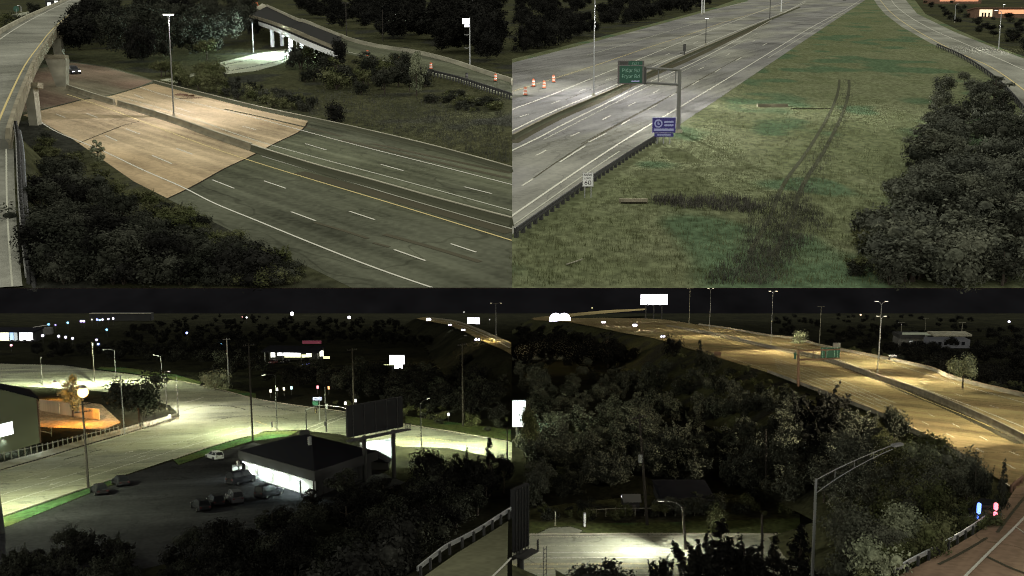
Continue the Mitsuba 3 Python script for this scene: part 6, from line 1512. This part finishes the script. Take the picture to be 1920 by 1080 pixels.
utility_pole('utility_pole', 'thin grey pole in the dark wood right of the house', 'L', 1437, 930, 800, topx=1431, cross=0, m='m_wood_pole', r=.16)
k = thing('guy_post', 'short white post in the grass beyond the avenue', 'post'); b = at('L', 1096, 988)
part(k, 'post', ply(tube([b, b + [0, 0, 1.75]], .14, 8), 'm_white_wall')); part(k, 'cap', ply(tube([b + [0, 0, 1.75], b + [0, 0, 1.85]], .17, 8), 'm_galv'))
k = thing('guy_post', 'thin pale post left of the short white post', 'post'); b = at('L', 1041, 986)
part(k, 'post', ply(tube([b, b + [0, 0, 1.9]], .07, 6), 'm_wall')); part(k, 'foot', ply(tube([b - [0, 0, .05], b + [0, 0, .1]], .14, 6), 'm_wall'))
k = thing('rail_fence', 'low pale rail fence in the rough ground beyond the avenue', 'fence')
fl = line('L', [(1100, 972), (1180, 968), (1260, 968), (1320, 966)])
part(k, 'rail', ply(tube(fl + [0, 0, 1.1], .05, 6), 'm_wall'))
for p in fl[::2]: part(k, 'post', ply(tube([p, p + [0, 0, 1.2]], .06, 6), 'm_wall'))
k = thing('house', 'dim long house with a pale roof edge in the dark wood', 'house')
b = at('L', 1290, 962); s_ = depth_of(b) / F
part(k, 'wall', ply(obox(b + [0, 4, 13 * s_], [50 * s_, 3.5, 12 * s_]), 'm_deck'))
rf = part(k, 'roof', ply(hullm([b + [x * s_, y, z * s_] for x, y, z in ((-53, .2, 24), (53, .2, 24), (-53, 8, 24), (53, 8, 24), (-48, 4, 31), (48, 4, 31))]), 'm_roof_dark'))
part(rf, 'gutter', ply(obox(b + [0, .1, 24.5 * s_], [53 * s_, .12, .8 * s_]), 'm_siding'))
for x in (-38, -12, 14, 40): part(k, 'window', ply(obox(b + [x * s_, .46, 19 * s_], [5 * s_, .05, 6 * s_]), 'm_glass_dark'))
part(k, 'door', ply(obox(b + [0, .46, 9 * s_], [3.2 * s_, .05, 9 * s_]), 'm_brick_dark'))
k = thing('shed', 'small pale shed left of the pole with the transformer', 'shed'); b = at('L', 1185, 958); s_ = depth_of(b) / F
part(k, 'wall', ply(obox(b + [0, 1, 9 * s_], [14 * s_, 1.2, 10 * s_]), 'm_siding')); part(k, 'roof', ply(hullm([b + [x * s_, y, z * s_] for x, y, z in ((-17, -.4, 19), (17, -.4, 19), (-17, 2.4, 19), (17, 2.4, 19), (-17, 1, 28), (17, 1, 28))]), 'm_roof_grey'))
part(k, 'door', ply(obox(b + [3 * s_, -.22, 7 * s_], [3.5 * s_, .04, 7 * s_]), 'm_sign_back'))
# billboard seen from its other side, cut by the frame's middle
billboard('dark billboard with railed walkway beside the bright avenue', 'L', ((961, 1128), (988, 1117)), 0, 4.9, 11, posts=(.55,), ladder=1.5)
k = thing('lit_wall_sign', 'white glaring lit panel behind teal leaves at the middle edge', 'lit sign')
b = at('L', 970, 838); s_ = depth_of(b) / F
part(k, 'board', ply(obox(b + [0.3, .3, (838 - 774) * s_], [12.5 * s_, .15, 27 * s_]), 'm_sign_black')); part(k, 'lit_face', ply(obox(b + [0.3, .1, (838 - 774) * s_], [12 * s_, .04, 25 * s_]), 'm_reflect_white', emitter=emit((2.4, 2.7, 2.6), .1)))
part(k, 'post', ply(tube([b, b + [0, 0, 40 * s_]], .3, 6), 'm_dark_steel'))
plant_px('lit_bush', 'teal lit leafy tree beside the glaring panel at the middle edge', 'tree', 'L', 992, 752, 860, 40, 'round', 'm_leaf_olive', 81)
spot(b + [3.4, -2.4, 8], b + [2.2, .6, 6], (5, 14, 11), 70, 50, .2)
# near lamp pole with long arm
k = thing('lamp_post', 'tall grey lamp post with a long double braced arm over the bushes', 'street lamp')
b = at('T', 1522, 1110); s_ = depth_of(b) / F
top = b + np.array([-3 * s_, 0, (1110 - 888) * s_])
part(k, 'pole', ply(tube([b - [0, 0, .4], top], [.16, .11], 10), 'm_galv'))
e1 = top + np.array([143 * s_, .6, 60 * s_])
part(k, 'arm', ply(tube(spline(np.array([top + [0, 0, -.1], top + (e1 - top) * .5 + [0, 0, .12], e1]), 6), .035, 6), 'm_galv'))
e2 = e1 - [0, 0, .35]
part(k, 'brace', ply(tube(spline(np.array([top + [0, 0, -29 * s_], top + (e2 - top) * .4 + [0, 0, -.5], e2]), 6), .03, 6), 'm_galv'))
for q in (.25, .5, .75):
    a_ = top + (e1 - top) * q; part(k, 'spacer', ply(tube([a_ + [0, 0, .15], a_ + [0, 0, -.8 + q * .5]], .03, 5), 'm_galv'))
part(k, 'head', ply(obox(e1 + [.4, .1, 0], [.55, .2, .1], .5), 'm_galv'))
# near ramp, guardrail, police lights
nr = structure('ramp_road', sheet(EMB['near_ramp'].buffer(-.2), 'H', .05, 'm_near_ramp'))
mark(nr, 'edge_line', 'H', [(1800, 1092), (1830, 1062), (1862, 1030), (1895, 998), (1930, 962)], .2, 'LR', 'm_white_paint', .09)
mark(nr, 'edge_line', 'H', [(1905, 990), (1930, 1008)], .12, 'LR', 'm_worn_paint', .09)
for pts in ([(1850, 1045), (1880, 1060), (1930, 1080)], [(1760, 1060), (1800, 1040), (1850, 1010)], [(1870, 1000), (1900, 960), (1925, 930)]):
    mark(nr, 'tar_streak', 'H', pts, .25, 'LR', 'm_dirt_shade', .085)
guardrail('guardrail', 'pale guardrail curving along the brown ramp in the lower right corner', 'H', [(1676, 1088), (1700, 1072), (1735, 1053), (1770, 1034), (1810, 1010), (1846, 984)], 1.9, .62, 'm_galv', 'm_weathered_rail', -1, .09, 1.2)
k = thing('guardrail', 'short brown rail where the ramp joins the motorway', 'guardrail')
rl = line('H', [(1896, 922), (1908, 912), (1922, 902)])
part(k, 'rail', ply(sweep(rl + [0, 0, .6], WBEAM), 'm_brick_dark'))
for p in rl[::4]: part(k, 'post', ply(obox(p + [0, 0, .3], [.1, .1, .35]), 'm_brick_dark'))
k, m = car('police_car', 'police car with blue and red flashing lights half hidden by bushes at the ramp', 'T', 1846, 976, (1812, 1004), 'sedan', 'm_paint_black', category='car')
b = at('T', 1849, 978); s_ = depth_of(b) / F
for x, y0, y1, em, nm in ((1819, 930, 970, (.22, .62, 3.4), 'blue_light'), (1850, 930, 957, (3.2, .32, .5), 'red_light')):
    for q0, q1 in ((0, .36), (.46, 1)):
        lo, hi = y1 - (y1 - y0) * q1, y1 - (y1 - y0) * q0
        part(k, nm, ply(hullm([b + np.array([(x - 1849 + dx) * s_, dy, (978 - yy) * s_]) for dx, yy in ((-3, lo + 2), (-.8, lo), (2.6, lo + 1), (3.2, hi - 3), (0.4, hi), (-2.8, hi - 2)) for dy in (-1.3, -1.1)]), 'm_reflect_white', emitter=emit(em)))
part(k, 'light_frame', ply(obox(b + [0, 0, (978 - 948) * s_], [17 * s_, .1, 1.4 * s_]), 'm_sign_black'))

# vegetation of the right lower land
AV_LR = unary_union([EMB['right_highway'].buffer(.8), EMB['near_ramp'].buffer(.6), AVE.buffer(1), poly('L', [(958, 1002), (1250, 1001), (1500, 1002), (1500, 980), (1250, 982), (958, 982)], 'LR')])
labels['hillside_wood'] = {'label': 'dark wood covering the slope below the sodium lit motorway', 'category': 'wood', 'kind': 'stuff'}
scatter_px('', '', '', 'T', [(965, 700), (1100, 690), (1250, 700), (1340, 720), (1440, 760), (1540, 800), (1640, 850), (1640, 900), (1480, 940), (1380, 930), (1300, 905), (1180, 900), (1000, 965), (965, 960)], 330, (2.6, 6.0), (.7, 1.1), ['round', 'tall', 'spiky', 'tall'], ['m_leaf_soft', 'm_leaf_grey', 'm_leaf_grey', 'm_leaf_dark'], 91, '', 'hillside_wood', 'R', unary_union([AV_LR, sbox(*(np.array(at('L', 1290, 962)[:2]) - [10, 3]), *(np.array(at('L', 1290, 962)[:2]) + [10, 12]))]))
scatter_px('', '', '', 'L', [(965, 690), (1190, 690), (1280, 680), (1270, 655), (1200, 640), (1100, 630), (965, 615)], 150, (5, 10), (.7, 1.0), ['round', 'tall'], ['m_leaf_black'], 92, '', 'hillside_wood', 'R', AV_LR)
scatter_px('bank_bush', 'small bush on the grass bank below the near motorway parapet', 'bush', 'T', [(1260, 665), (1345, 685), (1440, 712), (1490, 732), (1440, 760), (1340, 720), (1260, 690)], 30, (1.2, 3.0), (.8, 1.2), ['bush', 'round', 'tall'], ['m_leaf_olive', 'm_leaf_dark'], 93, 'bushes on the bank below the near motorway parapet', None, 'R', AV_LR)
scatter_px('parapet_bush', 'lit bush beyond the far parapet of the sodium lit motorway', 'bush', 'L', [(1560, 662), (1640, 680), (1740, 712), (1800, 738), (1920, 772), (1930, 750), (1800, 716), (1700, 680), (1600, 652)], 36, (2.5, 5.5), (.8, 1.2), ['bush', 'round'], ['m_leaf_olive', 'm_leaf_dark', 'm_leaf_olive'], 94, 'bushes beyond the far parapet', None, 'R', EMB['right_highway'].buffer(3))
scatter_px('', '', '', 'L', [(1450, 640), (1600, 660), (1800, 720), (1930, 760), (1930, 630), (1800, 600), (1600, 592), (1450, 585)], 210, (4, 8), (.8, 1.1), ['round', 'bush'], ['m_leaf_black'], 95, '', 'hillside_wood', 'R', EMB['right_highway'].buffer(4))
for x, t, b_, w, kd, lf, lab in ((1538, 708, 870, 120, 'spiky', 'm_leaf_black', 'large black tree with spiky top in front of the gantry post'), (1676, 752, 850, 54, 'round', 'm_leaf_dark', 'rounded dark green tree reaching over the near parapet'), (1311, 633, 690, 30, 'conifer', 'm_leaf_dark', 'pointed dark tree at the near edge of the motorway'), (1330, 652, 720, 40, 'round', 'm_leaf_dark', 'bushy tree below the small brown sign back'), (1262, 622, 668, 34, 'bush', 'm_leaf_black', 'black bush in front of the nearest oncoming headlights'), (1140, 612, 690, 44, 'tall', 'm_leaf_black', 'black tree below the pair of headlights on the bend'),
                                (1805, 658, 728, 56, 'round', 'm_leaf_pale', 'pale round tree beyond the far parapet'), (1500, 614, 644, 34, 'bush', 'm_leaf_pale', 'pale low bush above the far parapet left of the green sign'), (1480, 790, 900, 90, 'round', 'm_leaf_soft', 'dim tree left of the large spiky one'), (1600, 800, 920, 90, 'round', 'm_leaf_grey', 'dark tree below the large spiky one'),
                                (1730, 818, 920, 74, 'round', 'm_leaf_pale', 'pale bushy tree under the near parapet beside the lamp arm'), (1690, 938, 1040, 84, 'round', 'm_leaf_pale', 'large pale bush right of the grey lamp post'), (1640, 990, 1090, 90, 'bush', 'm_leaf_pale', 'lowest pale bush at the bottom edge'), (1750, 955, 1045, 70, 'bush', 'm_leaf_olive', 'olive bush between the pale bush and the guardrail'),
                                (1825, 842, 945, 26, 'tall', 'm_leaf_dark', 'slender dark tree standing up against the lit motorway, left of two'), (1843, 870, 955, 30, 'spiky', 'm_leaf_dark', 'ragged tree between the two slender trees'), (1876, 855, 955, 30, 'conifer', 'm_leaf_dark', 'slender dark tree standing up against the lit motorway, right of two'),
                                (1348, 965, 1080, 96, 'conifer', 'm_leaf_black', 'black spruce in silhouette on the bright avenue'), (1306, 1006, 1110, 110, 'spiky', 'm_leaf_black', 'ragged black tree left of the black spruce'), (1392, 1002, 1110, 110, 'spiky', 'm_leaf_black', 'ragged black tree right of the black spruce'), (1125, 1046, 1140, 124, 'round', 'm_leaf_black', 'rounded black tree top at the bottom edge of the avenue'), (1240, 1032, 1120, 56, 'spiky', 'm_leaf_black', 'narrow black tree at the bottom edge left of the ragged one'),
                                (1449, 992, 1100, 62, 'conifer', 'm_leaf_black', 'narrow black conifer right of the dark pole'), (1496, 974, 1100, 84, 'conifer', 'm_leaf_black', 'black conifer touching the grey lamp post'), (1345, 940, 992, 46, 'bush', 'm_leaf_olive', 'green lit bush on the verge beyond the avenue')):
    plant_px('tree', lab, 'tree' if kd not in ('bush',) else 'bush', 'T', x, t, b_, w, kd, lf, int(x))
scatter_px('slope_tree', 'tree in the thicket between grey lamp post and near parapet', 'tree', 'T', [(1540, 880), (1640, 870), (1740, 880), (1810, 920), (1830, 960), (1740, 1010), (1680, 1060), (1560, 1090), (1530, 1000)], 60, (2.5, 5.0), (.8, 1.15), ['round', 'bush'], ['m_leaf_soft', 'm_leaf_olive', 'm_leaf_soft'], 96, 'trees in the thicket right of the grey lamp post', None, 'R', AV_LR)
scatter_px('ramp_bush', 'low green bush along the guardrail of the brown ramp', 'bush', 'T', [(1640, 1095), (1700, 1060), (1780, 1015), (1840, 975), (1826, 960), (1740, 1000), (1650, 1050), (1600, 1100)], 40, (.9, 1.9), (.9, 1.4), ['bush'], ['m_leaf_olive', 'm_leaf_dark', 'm_leaf_olive'], 97, 'low bushes along the guardrail of the brown ramp', None, 'R', AV_LR)
scatter_px('rough_bush', 'dim bush in front of the dark long house', 'bush', 'L', [(1225, 968), (1350, 968), (1350, 962), (1225, 962)], 12, (1.6, 3.4), (.9, 1.3), ['bush', 'round', 'tall'], ['m_leaf_soft', 'm_leaf_grey'], 99, 'bushes in front of the long house', None, 'R')
for x, y, h in ((1818, 992, 1.5), (1826, 996, 1.3), (1853, 984, 1.2), (1846, 985, 1.2), (1854, 976, 1.3)):
    tree('ramp_bush', 'low green bush along the guardrail of the brown ramp', 'bush', at('T', x, y), h, 1.4 * h, 'bush', 'm_leaf_olive', x, 'low bushes along the guardrail of the brown ramp')
scatter_px('rough_bush', 'dim bush in the rough ground beyond the avenue', 'bush', 'L', [(965, 978), (1100, 975), (1250, 975), (1400, 972), (1480, 968), (1480, 945), (1360, 940), (1100, 960), (965, 965)], 44, (.8, 2.4), (.9, 1.4), ['bush', 'round'], ['m_leaf_olive', 'm_leaf_dark'], 98, 'bushes in the rough ground beyond the avenue', None, 'R')
